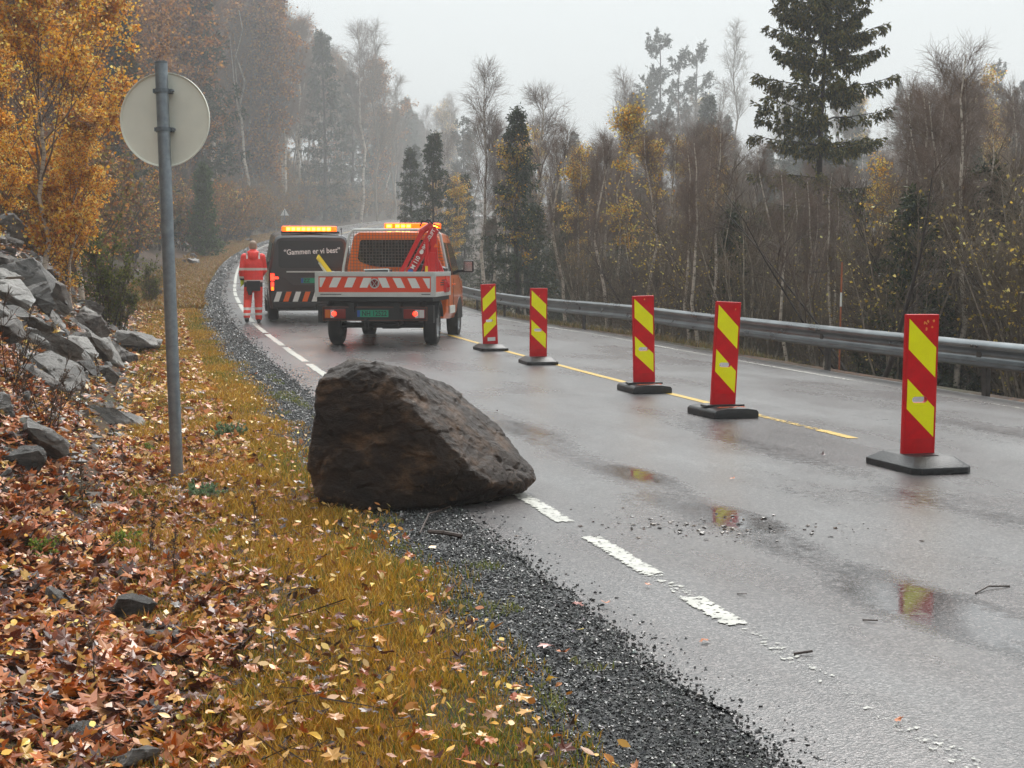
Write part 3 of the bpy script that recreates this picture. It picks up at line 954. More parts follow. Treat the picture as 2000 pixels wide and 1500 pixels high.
tag(o, "huge brown wet boulder lying half on the carriageway", "boulder")

M_ROCKS = [rock_mat("grey scree slab", (0.062, 0.056, 0.050), (0.172, 0.157, 0.142), (0.31, 0.285, 0.26), 0.42),
           rock_mat("dark scree slab", (0.023, 0.021, 0.018), (0.074, 0.067, 0.060), (0.158, 0.144, 0.130), 0.36),
           rock_mat("pale scree slab", (0.135, 0.126, 0.115), (0.29, 0.272, 0.25), (0.45, 0.425, 0.39), 0.45),
           rock_mat("brown scree slab", (0.035, 0.029, 0.025), (0.11, 0.092, 0.08), (0.21, 0.18, 0.158), 0.45)]
def rock_mesh(seed, flat, m):
    rg = np.random.default_rng(seed)
    pts = []
    k = rg.integers(9, 14)
    for i in range(k):
        v = rg.normal(0, 1, 3)
        v /= np.max(np.abs(v)) ** 0.75 * np.linalg.norm(v) ** 0.25
        pts.append(Vector((v[0] * 0.5, v[1] * 0.42, v[2] * 0.5 * flat)))
    bm = hull(pts)
    chip(bm, rg, 7, 0.01, 0.05)
    bmesh.ops.triangulate(bm, faces=bm.faces)
    for _ in range(5):
        es = [e for e in bm.edges if e.calc_length() > 0.055]
        if not es: break
        bmesh.ops.subdivide_edges(bm, edges=es, cuts=1)
        bmesh.ops.triangulate(bm, faces=bm.faces)
    me = bpy.data.meshes.new("rock")
    bm.to_mesh(me); bm.free()
    flake(me, 0.022, 4.0, seed * 1.3, 0.3, (1, 1, 2.0))
    rough_up(me, 0.012, 4.0, 0.006, 11.0, seed * 1.7)
    me.materials.append(m)
    shade(me, 24)
    return me
ROCKS = [[rock_mesh(100 + 10 * k + i, (0.38, 0.5, 0.62, 0.8, 0.45)[i], M_ROCKS[k]) for i in range(5)] for k in range(4)]

def put_rock(p, w, tone, var, label, group, tilt=(0, 0), rz=0.0, sink=0.25, zs=1.0):
    me = ROCKS[tone][var % 5]
    o = link("rock", me)
    o.location = p + Vector((0, 0, w * (0.5 - sink) * 0.5))
    o.scale = (w, w, w * zs)
    o.rotation_euler = (tilt[0], tilt[1], rz)
    tag(o, label, "rock", group)
    return o

SCREE = "rocks in the scree heap"
rr = random.Random(4)
keyrocks = [
    # u, v, width px, tone, variant, tilt x, tilt y, rz, label
    (18, 452, 84, 3, 3, 0.2, 0.1, 0.4, "big brownish block topmost in the scree heap, under the trees"),
    (38, 548, 150, 1, 2, 0.25, 0.50, 0.3, "dark thick slab high in the scree, just under the orange leaf pocket"),
    (28, 590, 150, 2, 0, 0.35, 0.30, 0.1, "pale flat-topped slab lying over a black gap in the scree"),
    (52, 628, 120, 1, 4, 0.1, 0.22, -0.2, "almost black slab wedged below the pale flat-topped one"),
    (98, 575, 110, 3, 1, 0.3, 0.6, 0.8, "brown tilted slab under the leaf pocket of the scree"),
    (182, 648, 82, 3, 3, 0.2, 0.3, 0.5, "squarish brown block standing up in the middle of the scree"),
    (160, 690, 110, 2, 0, 0.3, 0.45, 0.2, "pale sloping slab in front of the squarish brown block"),
    (216, 700, 78, 2, 4, 0.3, 0.9, 0.4, "pale slab leaning steeply at the lower end of the scree"),
    (166, 722, 72, 1, 2, 0.1, 0.7, 0.9, "black wedge of rock under the pale sloping slab"),
    (206, 738, 56, 3, 3, 0.2, 0.2, 0.2, "brown lump at the foot of the scree beside the leaves"),
    (100, 690, 120, 0, 1, 0.35, 0.5, 0.2, "broad grey slab filling the lower middle of the scree"),
    (110, 742, 130, 0, 0, 0.3, 0.4, -0.3, "long grey slab low in the scree above the dead weeds"),
    (8, 650, 90, 3, 1, 0.3, 0.2, 0.7, "brown grey block at the edge of the frame, middle of the scree"),
    (60, 665, 70, 0, 4, 0.3, 0.2, 0.9, "small grey slab left of the broad grey slab"),
    (268, 672, 90, 0, 0, 0.15, 0.2, 0.1, "long low grey slab forming the tail end of the scree"),
    (308, 676, 44, 2, 2, 0.1, 0.1, 0.2, "last pale stone of the scree, nearest the sign post"),
    (110, 606, 60, 0, 1, 0.3, 0.6, 0.4, "grey slab under the brown tilted one"),
    (78, 872, 120, 0, 2, 0.1, 0.3, 0.3, "grey mossy stone sunk in the leaves under the dead weeds"),
    (40, 898, 110, 1, 1, 0.2, 0.2, 0.2, "wet black rock in the leaves at the frame edge"),
    (14, 936, 50, 0, 3, 0.2, 0.2, 0.2, "rounded grey stone in front of the wet black rock"),
    (4, 800, 70, 0, 3, 0.2, 0.2, 0.6, "grey stone behind the dead weeds at the frame edge"),
]
for (u, v, wpx, tone, var, tx, ty, rz, lab) in keyrocks:
    g = ground_at(u, v + wpx * 0.14)
    put_rock(g, wpx * g.y / 3000 * 1.0, tone, var, lab, SCREE, (tx, ty), rz, 0.12)
for i in range(225):
    d_ = rr.uniform(9.5, 31)
    l_ = 2.55 + rr.random() ** 0.9 * 3.6
    if d_ < 12 and l_ < 3.2: continue
    s_ = 0.14 + 0.46 * rr.random() ** 2.0
    tone = rr.choice((0, 0, 0, 1, 1, 2, 3))
    lab = ("loose grey slab among the many in the scree heap", "small dark slab among the many in the scree heap",
           "small pale slab among the many in the scree heap", "small brown slab among the many in the scree heap")[tone]
    put_rock(XYZ(l_, d_), s_, tone, rr.randrange(5), lab, SCREE, (rr.uniform(0.0, 0.4), rr.uniform(0.1, 0.75)), rr.uniform(-0.6, 0.9), 0.28)
for (u, v, wpx, tone, var, lab) in [
    (104, 1168, 66, 0, 3, "grey angular stone in the red leaves, left of the dark one"),
    (262, 1196, 96, 1, 3, "dark angular stone standing in the red leaves"),
    (58, 1202, 40, 0, 2, "small grey stone left of the angular stones in the leaves"),
    (335, 1240, 96, 3, 0, "flat brown stone just right of the dark angular stone"),
    (268, 1492, 104, 0, 2, "pale rounded stone at the very bottom of the photo"),
    (170, 1440, 90, 1, 0, "flat dark stone half under leaves near the bottom"),
    (380, 1120, 40, 0, 1, "small grey stone between the dead weed stalks"),
]:
    g = ground_at(u, v + wpx * 0.2)
    put_rock(g, wpx * g.y / 3000 * 1.1, tone, var, lab, "stones in the fallen leaves", (0.1, 0.15), var * 1.1, 0.22)
_n = 5200
_d = 9.0 + 23 * rng.random(_n); _l = 2.5 + 3.6 * rng.random(_n) ** 1.1
_z = 0.02 + 0.06 * rng.random(_n) ** 2.5
_p = np.stack([XL(_d) - _l, _d, HL(_l, _d) + _z * 0.3], -1)
tag(link("rubble", place(tv, tf, _p, rotmats(rng, _n, 0.7), _z[:, None] * (0.7 + 0.6 * rng.random((_n, 3))) * np.array([[1.3, 1.1, 0.7]]), pick(rng, [(112, 106, 100), (88, 82, 78), (140, 134, 126), (92, 76, 64)], _n), "rubble", leaf_mat("broken stone", 0.5, 0, 0.4))), kind="stuff")
# far end of the verge: blasted rock at the foot of the hill
for i in range(34):
    d_ = rr.uniform(44, 150)
    put_rock(XYZ(2.4 + 2.4 * rr.random() ** 1.4, d_), 0.25 + 0.6 * rr.random() ** 2, rr.choice((3, 3, 3, 1)), rr.randrange(5),
             "weathered rock at the foot of the wooded slope beyond the scree", "rocks along the foot of the slope", (rr.uniform(0, 0.4), rr.uniform(0, 0.6)), rr.uniform(0, 3), 0.2)

# ------------------------------------------------------------------ traffic boards
M_RED = mat("red board plastic", lin(206, 6, 20), 0.42, noise=0.18, nscale=6, spec=0.25)
M_RED2 = mat("red reflective sheeting", lin(214, 8, 24), 0.45, noise=0.12, nscale=14, spec=0.2)
M_YEL = mat("fluorescent yellow sheeting", lin(255, 248, 4), 0.5, noise=0.05, nscale=9, spec=0.15)
M_RUB = mat("black recycled rubber", (0.014, 0.014, 0.015), 0.42, noise=0.5, nscale=22, bump=0.35, bscale=90)
M_SPRAY = mat("orange spray paint", lin(216, 110, 70), 0.6)
M_WHITEST = mat("white sticker", lin(225, 225, 220), 0.4)
M_CHIP = mat("chipped sheeting", lin(236, 150, 60), 0.5)

def slot_prism():
    """rounded hand slot"""
    pts = []
    for cx, a0 in ((0.038, -90), (-0.038, 90)):
        for i in range(7):
            a = R(a0 + 180 * i / 6)
            pts.append((cx - 0.008 + 0.022 * math.cos(a), 0.402 + 0.022 * math.sin(a)))
    return MB().prism(pts, 1, -0.2, 0.2).mesh("slot", M_RED)
def board_meshes(mirror):
    HB, WB, T = 1.0, 0.25, 0.042
    b = MB().box((0, 0, HB / 2), (WB, T, HB)).mesh("board", M_RED, bevel=0.006)
    b = cut(b, slot_prism()); b.name = "board"
    s = -1 if mirror else 1
    xi = 0.107
    def up(t): return HB - t * 1.0
    st = []
    for (l0, l1, r0, r1) in ((0.03, 0.243, 0.232, 0.443), (0.45, 0.662, 0.653, 0.863)):
        poly = [(-xi * s, up(l0)), (-xi * s, up(l1)), (xi * s, up(r1)), (xi * s, up(r0))]
        me = MB().prism(poly, 1, -T / 2 - 0.0025, -T / 2 + 0.004).mesh("stripe", M_YEL)
        me = cut(me, slot_prism()); me.name = "stripe"
        st.append(me)
    fld = []
    for poly in ([(-xi, up(0.03)), (xi, up(0.03)), (xi, up(0.872)), (-xi, up(0.872))],):
        me = MB().prism([(x * s, z) for x, z in poly], 1, -T / 2 - 0.001, -T / 2 + 0.004).mesh("sheeting", M_RED2)
        me = cut(me, slot_prism()); me.name = "sheeting"
        fld.append(me)
    return b, st, fld
BM = {0: board_meshes(False), 1: board_meshes(True)}

def base_mesh(kind):
    m = MB()
    L_, W_ = 0.375, 0.225
    if kind == 0:
        lo, top = 0.045, 0.105
        ch = 0.05
        def ring(l, w, c, z): return [(-w + c, -l, z), (w - c, -l, z), (w, -l + c, z), (w, l - c, z), (w - c, l, z), (-w + c, l, z), (-w, l - c, z), (-w, -l + c, z)]
        rings = [ring(L_, W_, ch, 0.0), ring(L_, W_, ch, lo), ring(L_ - 0.14, W_ - 0.075, 0.02, top)]
        vs = sum(rings, [])
        fs = []
        for k in range(2):
            for i in range(8):
                j = (i + 1) % 8
                fs.append((8 * k + i, 8 * k + j, 8 * k + 8 + j, 8 * k + 8 + i))
        fs += [tuple(range(7, -1, -1)), tuple(range(16, 24))]
        m.add(vs, fs)
        me = m.mesh("base", M_RUB, bevel=0.006)
        me = cut(me, MB().box((0, -0.175, 0.11), (0.13, 0.045, 0.05)).mesh("c", M_RUB))
    else:
        prof = [(-W_, 0), (-W_, 0.055), (-W_ + 0.02, 0.078), (-0.1, 0.095), (0.1, 0.095), (W_ - 0.02, 0.078), (W_, 0.055), (W_, 0)]
        m.prism(prof, 1, -L_ * 0.86, L_ * 0.86)
        me = m.mesh("base", M_RUB, bevel=0.012)
        me = cut(me, MB().box((0.0, -0.19, 0.10), (0.12, 0.035, 0.05)).mesh("c", M_RUB))
    me.name = "base"
    shade(me, 40)
    return me
BASES = {0: base_mesh(0), 1: base_mesh(1)}
GB = "red and yellow lane closure boards"
def traffic_board(u, v, d, yaw, mirror, kind, roll, label, sticker=False, spray=False, chips=0):
    p = at(u, v, d)
    z = float(road_z(XL(d) - p.x, d))
    t = empty("traffic_board", (p.x, d, z), R(yaw))
    tag(t, label, "traffic board", GB)
    link("base", BASES[kind], t)
    b = link("board", BM[mirror][0], t)
    b.location = (0, 0, 0.082)
    b.rotation_euler = (R(1.0), R(roll), 0)
    for me in BM[mirror][2]: link("sheeting", me, b)
    for me in BM[mirror][1]: link("stripe", me, b)
    if kind == 1:
        c = MB().box((0, 0, 0.098), (0.40, 0.13, 0.022)).obj("collar", M_RUB, t, bevel=0.005)
    if sticker:
        MB().box((0.015, -0.0235, 0.10), (0.13, 0.002, 0.06)).obj("sticker", M_WHITEST, b)
    if spray:
        m = MB()
        for (x0, y0, x1, y1) in ((-0.10, -0.15, -0.02, -0.19), (-0.10, -0.15, -0.11, -0.20), (-0.02, -0.14, 0.04, -0.21), (0.0, -0.24, 0.07, -0.15), (0.10, -0.15, 0.13, -0.23), (0.07, -0.15, 0.15, -0.16), (-0.15, -0.21, -0.06, -0.23)):
            m.bar((x0, y0, 0.0955), (x1, y1, 0.0955), 0.016, 0.003)
        m.obj("spray_mark", M_SPRAY, t)
    rg = random.Random(int(u))
    if chips:
        m = MB()
        for _ in range(chips):
            cx, cz = rg.uniform(0.0, 0.09), rg.uniform(0.88, 0.965)
            a = [rg.uniform(0.3, 1) for _ in range(6)]
            m.prism([(cx + 0.011 * a[i] * math.cos(i * 1.05), cz + 0.016 * a[i] * math.sin(i * 1.05)) for i in range(6)], 1, -0.0245, -0.0215)
        m.obj("chipped_patch", M_CHIP, b)
    return t
traffic_board(1791, 905, 10.75, 15, 0, 0, 0.3, "largest and nearest red and yellow striped board, paint chipped at its top", chips=6)
traffic_board(1411, 803, 14.55, 17, 0, 1, 2.4, "striped board on a rounded base with orange spray marks and a dark collar", spray=True, chips=1)
traffic_board(1258, 757, 17.3, 13, 0, 1, -1.6, "striped board between the spray marked one and the second from the truck", spray=True, chips=1)
traffic_board(1051, 706, 22.0, 11, 0, 0, 0.2, "second striped board from the orange truck, stripes falling to the right", chips=1)
traffic_board(958, 684, 25.2, 14, 1, 0, -2.6, "striped board nearest the truck, stripes rising to the right, white sticker", sticker=True, chips=1)

# ------------------------------------------------------------------ round sign seen from behind
M_GALV = mat("galvanised steel", lin(150, 158, 164), 0.42, metal=0.75, noise=0.2, nscale=18, bump=0.05)
M_GALVD = mat("dull galvanised steel", lin(120, 128, 134), 0.5, metal=0.5, noise=0.25, nscale=20)
M_CREAM = mat("cream sign back", lin(236, 236, 222), 0.42, noise=0.06, nscale=4)
g0 = at(346, 921, 10.6)
g0.z = float(H(g0.x, g0.y))
tp = at(314.5, 124, 10.6)
ax = (tp - g0)
sg = empty("road_sign", g0)
tag(sg, "cream back of a round road sign on a leaning grey steel post", "road sign")
pq = ax.to_track_quat('Z', 'Y').to_matrix()
MB().tube(pq @ Vector((0, 0, -0.25)), ax, 0.043, 20).obj("post", M_GALV, sg, smooth=40)
MB().tube(ax, ax + ax.normalized() * 0.012, 0.044, 20).obj("cap", M_GALVD, sg, smooth=40)
dc = at(317.5, 232, 10.6) - g0
dc.y += 0.075
dm = MB().lathe([(0.0, 0.0), (0.310, 0.0), (0.318, -0.012), (0.3225, -0.012), (0.3225, 0.006), (0.318, 0.008), (0.0, 0.004)], (0, 0, 0), 64, axis='y')
disc = dm.obj("sign_plate", M_CREAM, sg, smooth=35)
disc.location = dc
disc.rotation_euler = (0, R(-2.0), R(-9))
for f_ in (0.845, 0.958 - 0.022):
    c = ax * f_
    b = MB()
    b.lathe([(0.0435, -0.014), (0.049, -0.014), (0.049, 0.014), (0.0435, 0.014)], (0, 0, 0), 20, axis='z')
    b.box((0, 0.055, 0), (0.125, 0.012, 0.03)).box((0.058, 0.03, 0), (0.012, 0.06, 0.026)).box((-0.058, 0.03, 0), (0.012, 0.06, 0.026))
    b.tube((0.05, 0.02, 0), (0.078, 0.02, 0), 0.008, 6)
    cl = b.obj("clamp", M_GALVD, sg, smooth=35)
    cl.location = c

# warning triangle far up the road
gx = at(556, 415, 150)
gz = float(H(gx.x, gx.y))
ts = empty("warning_sign", (gx.x, gx.y, gz), R(8))
tag(ts, "small grey back of a triangular warning sign far up the road", "road sign")
MB().tube((0, 0, -0.2), (0, 0, gx.z - gz + 0.25), 0.035, 8).obj("post", M_GALVD, ts)
zc = gx.z - gz
b = MB(); b.prism([(-0.42, zc - 0.30), (0.42, zc - 0.30), (0.0, zc + 0.42)], 1, 0.03, 0.05)
b.obj("sign_plate", mat("white sign back", lin(235, 235, 232), 0.5), ts)

# ------------------------------------------------------------------ guard rail
M_RAIL = mat("wet galvanised guard rail", lin(122, 127, 130), 0.30, metal=0.8, noise=0.35, nscale=5, stretch=(1, 0.25, 1), rvar=0.1)
M_RPOST = mat("dark rusty rail post", lin(74, 68, 64), 0.6, metal=0.3, noise=0.5, nscale=12)
gr = empty("guard_rail", (float(XL(15) + RAIL), 15, float(HL(-RAIL, 15))))
tag(gr, "long steel guard rail along the far side of the road", "guard rail")
go = Vector(gr.location)
wp = [(0.06, 0.29), (0.07, 0.315), (0.055, 0.345), (0.005, 0.375), (-0.002, 0.39), (0.005, 0.405), (0.055, 0.43), (0.07, 0.455), (0.055, 0.48)]
prof = [(0.0, 0.262), (0.052, 0.272), (0.080, 0.30), (0.078, 0.335), (0.028, 0.365), (0.012, 0.405), (0.028, 0.445), (0.078, 0.475), (0.080, 0.512), (0.052, 0.545), (0.0, 0.562)]
prof2 = [(a - 0.005, z) for a, z in prof[::-1]]
dr = np.concatenate([np.arange(-12, 60, 0.5), np.arange(60, 150, 2.0)])
P_ = np.stack([XL(dr) + RAIL, dr, np.asarray(road_z(-RAIL, dr)) + 0.03], -1)
T_ = np.gradient(P_, axis=0); T_[:, 2] = 0; T_ /= np.linalg.norm(T_, axis=1, keepdims=True)
Nn = np.stack([-T_[:, 1], T_[:, 0], np.zeros(len(dr))], -1)     # towards the road
full = prof + prof2
V = np.stack([P_ + Nn * a + np.array([0, 0, z]) for a, z in full], 1) - np.array(go)
k = len(full)
i = np.arange(len(dr) - 1)[:, None] * k + np.arange(k)[None, :]
j = np.arange(len(dr) - 1)[:, None] * k + (np.arange(k)[None, :] + 1) % k
F = np.stack([i, j, j + k, i + k], -1).reshape(-1, 4)
me = mesh_np("beam", V.reshape(-1, 3), [F], [M_RAIL], smooth=True)
bm = bmesh.new(); bm.from_mesh(me); bmesh.ops.recalc_face_normals(bm, faces=bm.faces); bm.to_mesh(me); bm.free()
shade(me, 50)
link("beam", me, gr)
pm = MB().box((0, 0, 0.05), (0.055, 0.10, 0.86))
pm = pm.mesh("post", M_RPOST, bevel=0.008)
sp = MB().box((0, 0, 0), (0.09, 0.10, 0.20)).mesh("spacer", M_RPOST, bevel=0.006)
bolt = MB().tube((0, 0, 0), (-0.016, 0, 0), 0.014, 8).mesh("bolt", M_RPOST)
for dd in list(np.arange(1.05, 60, 4.0)) + list(np.arange(61, 110, 6.0)):
    x_, z_ = float(XL(dd)) + RAIL, float(road_z(-RAIL, dd)) + 0.03
    nx = Vector((-float(T_[np.searchsorted(dr, dd), 1]), float(T_[np.searchsorted(dr, dd), 0]), 0))
    rz = math.atan2(nx.y, nx.x) + math.pi
    q = link("post", pm, gr); q.location = Vector((x_, dd, z_)) - nx * 0.075 - go + Vector((0, 0, 0.05)); q.rotation_euler = (0, 0, rz)
    s_ = link("spacer", sp, q); s_.location = (-0.055, 0, 0.36)
    if dd < 40:
        for yy in (-0.05, 0.05):
            b_ = link("bolt", bolt, q); b_.location = (-0.152, yy, 0.449)

# orange marker stake and the cable behind the rail
M_STAKE = mat("orange stake", lin(170, 92, 52), 0.6, noise=0.3)
M_REFL = mat("white reflective band", lin(226, 226, 220), 0.35)
sp_ = at(1640, 640, 21.8)
bz = float(H(sp_.x, sp_.y))
st = empty("marker_stake", (sp_.x, sp_.y, bz)); tag(st, "thin orange snow stake with a white band behind the rail", "marker stake")
top = at(1646, 512, 21.8)
MB().tube((0, 0, -0.1), (top.x - sp_.x, 0.05, top.z - bz), 0.013, 8).obj("stake", M_STAKE, st)
f1 = 0.66
a_, b_ = Vector((0, 0, -0.1)), Vector((top.x - sp_.x, 0.05, top.z - bz))
MB().tube(a_.lerp(b_, 0.62), a_.lerp(b_, 0.74), 0.0145, 8).obj("reflective_band", M_REFL, st)
M_CABLE = mat("black cable", (0.008, 0.008, 0.008), 0.5)
ca, cb = at(1560, 530, 30), at(2500, 518, 27)
pts = [ca.lerp(cb, t) - Vector((0, 0, 0.35 * 4 * t * (1 - t) * 0.3)) for t in np.linspace(0, 1, 17)]
m = MB(); m.path([p - ca for p in pts], 0.02, 6)
o = m.obj("cable", M_CABLE); o.location = ca
tag(o, "black cable strung through the thicket behind the birch", "cable")

# leaves and sticks lying on the road
M_RL = [mat("pink brown leaf", lin(176, 120, 110), 0.35, noise=0.2, nscale=30), mat("orange leaf", lin(190, 110, 60), 0.35, noise=0.2, nscale=30), mat("yellow leaf", lin(224, 196, 96), 0.4, noise=0.1, nscale=30), mat("dark red leaf", lin(70, 24, 22), 0.4)]
def one_leaf(u, v, size, k, lab, seed):
    g = ground_at(u, v, 3, 40)
    tv_, tf_ = maple(None, seed) if k != 2 else ovate(seed)
    me = mesh_np("fallen_leaf", tv_ * size, [tf_[0]], [M_RL[k]])
    o = link("fallen_leaf", me)
    o.location = g + Vector((0, 0, 0.012 + size * 0.12))
    o.rotation_euler = (rr.uniform(-0.25, 0.25), rr.uniform(-0.25, 0.25), rr.uniform(0, 6))
    tag(o, lab, "leaf", "single leaves on the road and its edge")
for i, (u, v, s, k, lab) in enumerate([
    (1072, 1270, 0.052, 0, "large pink brown leaf on the gravel edge"), (1096, 1286, 0.038, 1, "orange leaf touching the large pink one on the gravel"),
    (1128, 1190, 0.034, 0, "brown leaf on the seam of gravel and asphalt"), (1375, 1256, 0.03, 1, "orange leaf on the asphalt below the white patch"),
    (1183, 1186, 0.028, 1, "orange leaf on the asphalt left of the worn line"), (1752, 1420, 0.024, 1, "small orange leaf low on the open asphalt"),
    (1609, 893, 0.03, 3, "dark red leaf left of the nearest striped board"), (1431, 940, 0.026, 1, "pale orange leaf between the boards and the puddles"),
    (968, 806, 0.04, 3, "dark red leaf behind the boulder"), (1133, 1237, 0.02, 2, "tiny yellow leaf on the gravel above the pink leaf"),
    (998, 1176, 0.018, 2, "tiny yellow leaf low on the gravel, first from the boulder"), (1265, 1148, 0.022, 1, "brown leaf at the lower end of the long white patch"),
    (848, 806, 0.03, 2, "yellow speck of a leaf on the road behind the boulder")]):
    one_leaf(u, v, s, k, lab, 300 + i)
M_TWIG = mat("dark wet twig", lin(64, 48, 40), 0.5, noise=0.3)
def stick(pix, r, lab, lift=0.01, d0=3):
    p = [ground_at(u, v, d0, 40) + Vector((0, 0, r + lift * (i % 2))) for i, (u, v) in enumerate(pix)]
    o = MB().path([q - p[0] for q in p], r, 6).obj("twig", M_TWIG, smooth=40)
    o.location = p[0]
    tag(o, lab, "twig", "twigs lying about")
stick([(1905, 1164), (1930, 1155), (1972, 1148)], 0.004, "longest twig lying on the open asphalt")
stick([(1685, 1216), (1714, 1222)], 0.003, "short twig left of the board's reflection")
stick([(1550, 1284), (1587, 1283)], 0.005, "dark stick at the end of the worn white line")
stick([(1440, 1165), (1458, 1166)], 0.002, "thin pale twig right of the white patches")
stick([(820, 1045), (838, 1018), (862, 1000), (880, 1003)], 0.005, "bent twig poking from under the boulder", 0.03)
stick([(838, 1044), (868, 1050), (902, 1054)], 0.012, "piece of orange bark by the boulder's foot")

# ------------------------------------------------------------------ vehicles
def paint(name, c, coat=1.0, rough=0.35, noise=0.08):
    return mat(name, c, rough, noise=noise, nscale=3, coat=coat)
M_ORANGE = paint("orange paint", lin(255, 118, 18))
M_BLACKP = paint("brown black paint", lin(40, 33, 31), 1.0, 0.3)
M_GLASS = mat("dark window glass", (0.010, 0.011, 0.012), 0.06, spec=0.6)
M_GLASSB = mat("tinted rear glass", (0.022, 0.018, 0.017), 0.16, spec=0.5)
M_TRIM = mat("black plastic trim", (0.012, 0.012, 0.013), 0.45, noise=0.2)
M_TYRE = mat("wet tyre rubber", (0.010, 0.010, 0.011), 0.5, bump=0.2, bscale=60)
M_RIM = mat("alloy wheel", lin(170, 172, 174), 0.35, metal=0.8)
M_ALU = mat("aluminium bed side", lin(206, 208, 204), 0.42, metal=0.25, noise=0.06, nscale=6)
M_ORF = mat("orange reflective sheet", lin(230, 72, 34), 0.4)
M_WHF = mat("white reflective sheet", lin(226, 226, 220), 0.4)
M_ORT = mat("orange warning tape", lin(236, 104, 30), 0.4)
M_CHASS = mat("chassis black", (0.008, 0.008, 0.008), 0.55)
M_PLATE = mat("green number plate", lin(28, 150, 112), 0.4)
M_PBLUE = mat("plate blue band", lin(40, 80, 160), 0.4)
M_INK = mat("black plate letters", (0.008, 0.02, 0.018), 0.4)
M_WINK = mat("white lettering", lin(236, 226, 220), 0.4)
M_CHROME = mat("chrome", lin(190, 190, 190), 0.15, metal=1.0)
M_AMBERL = mat("lit amber lamp", lin(255, 150, 20), 0.2, emit=(1.0, 0.10, 0.0), estr=2.4)
M_AMBERH = mat("hot amber diode", lin(255, 200, 90), 0.2, emit=(1.0, 0.42, 0.03), estr=7.0)
M_AMBERD = mat("amber lens", lin(230, 96, 12), 0.15, coat=1, emit=(1.0, 0.10, 0.0), estr=1.5)
M_AMBERU = mat("unlit amber lens", lin(200, 100, 20), 0.15, coat=1)
M_REDL = mat("lit red lamp", lin(255, 40, 20), 0.2, emit=(1.0, 0.035, 0.015), estr=2.2)
M_REDD = mat("red lens", lin(120, 14, 16), 0.15, coat=1)
M_CLEARL = mat("clear lamp lens", lin(200, 200, 198), 0.12, coat=1)
M_CRANE = mat("red crane paint", lin(206, 14, 16), 0.33, coat=0.6, noise=0.1)
M_GRIDW = mat("wire guard", lin(120, 108, 100), 0.4, metal=0.6)
M_YELP = mat("yellow detail", lin(232, 196, 40), 0.4)
M_DARKBOX = mat("dark grey box", (0.02, 0.02, 0.022), 0.4, noise=0.3)
M_WOODP = mat("pale plank", lin(206, 200, 180), 0.5, noise=0.2)

def loft(sections, m_, name, parent, smooth=38, shear=None):
    """sections: (y, [(x, z) half outline from bottom middle to top middle]) -> closed hull"""
    vs, fs = [], []
    k = None
    for y, half in sections:
        ring = [(x, z) for x, z in half] + [(-x, z) for x, z in half[::-1] if abs(x) > 1e-6]
        k = len(ring)
        vs += [(x, y + (shear(y, z) if shear else 0), z) for x, z in ring]
    n = len(sections)
    for a in range(n - 1):
        for i in range(k):
            j = (i + 1) % k
            fs.append((a * k + i, a * k + j, (a + 1) * k + j, (a + 1) * k + i))
    fs += [tuple(range(k - 1, -1, -1)), tuple((n - 1) * k + i for i in range(k))]
    b = MB().add(vs, fs)
    return b.obj(name, m_, parent, smooth=smooth)

def half(zb, zt, wb, w, wr, belt):
    h = zt - belt
    return [(0, zb), (wb, zb), (w - 0.02, zb + 0.12), (w, (zb + belt) / 2 + 0.05), (w - 0.01, belt), (w - 0.01 + (wr - w) * 0.55, belt + h * 0.5), (wr, zt - 0.15), (wr - 0.035, zt - 0.06), (wr - 0.12, zt - 0.012), (0, zt)]

def wheel(parent, x, y, r, w, side):
    """part wheel > tyre, rim"""
    e = bpy.data.objects.new("wheel", None); COL.objects.link(e); e.parent = parent; e.location = (x, y, r)
    t = MB().lathe([(r * 0.62, -w * 0.42), (r * 0.86, -w * 0.5), (r * 0.97, -w * 0.42), (r, -w * 0.30), (r, w * 0.30), (r * 0.97, w * 0.42), (r * 0.86, w * 0.5), (r * 0.62, w * 0.42)], (0, 0, 0), 36)
    for i in range(4):
        pass
    t.obj("tyre", M_TYRE, e, smooth=40)
    b = MB()
    s = side
    b.lathe([(r * 0.64, -w * 0.40 * s), (r * 0.64, w * 0.42 * s), (r * 0.60, w * 0.44 * s), (r * 0.56, w * 0.34 * s), (r * 0.50, w * 0.15 * s), (0.0, w * 0.13 * s)], (0, 0, 0), 36)
    for i in range(7):
        a = 2 * math.pi * i / 7
        b.bar((w * 0.30 * s, 0.03 * math.cos(a), 0.03 * math.sin(a)), (w * 0.38 * s, r * 0.60 * math.cos(a), r * 0.60 * math.sin(a)), 0.035, 0.05)
    b.tube((w * 0.10 * s, 0, 0), (w * 0.36 * s, 0, 0), 0.06, 16)
    b.obj("rim", M_RIM, e, smooth=40)
    return e

def side_x(z, w, wr, belt, zt):
    """outside of a half() outline at height z above the belt"""
    h = zt - belt
    zs = [belt, belt + h * 0.5, zt - 0.15]
    xs = [w - 0.01, w - 0.01 + (wr - w) * 0.55, wr]
    return float(np.interp(z, zs, xs))

def side_window(name, poly, wd, parent, s, m_, off=0.006):
    w, wr, belt, zt = wd
    n = len(poly)
    vs = [((side_x(z, w, wr, belt, zt) + off) * s, y, z) for y, z in poly] + [((side_x(z, w, wr, belt, zt) - 0.02) * s, y, z) for y, z in poly]
    fs = [tuple(range(n)), tuple(range(2 * n - 1, n - 1, -1))] + [(i, n + i, n + (i + 1) % n, (i + 1) % n) for i in range(n)]
    return MB().add(vs, fs).obj(name, m_, parent)

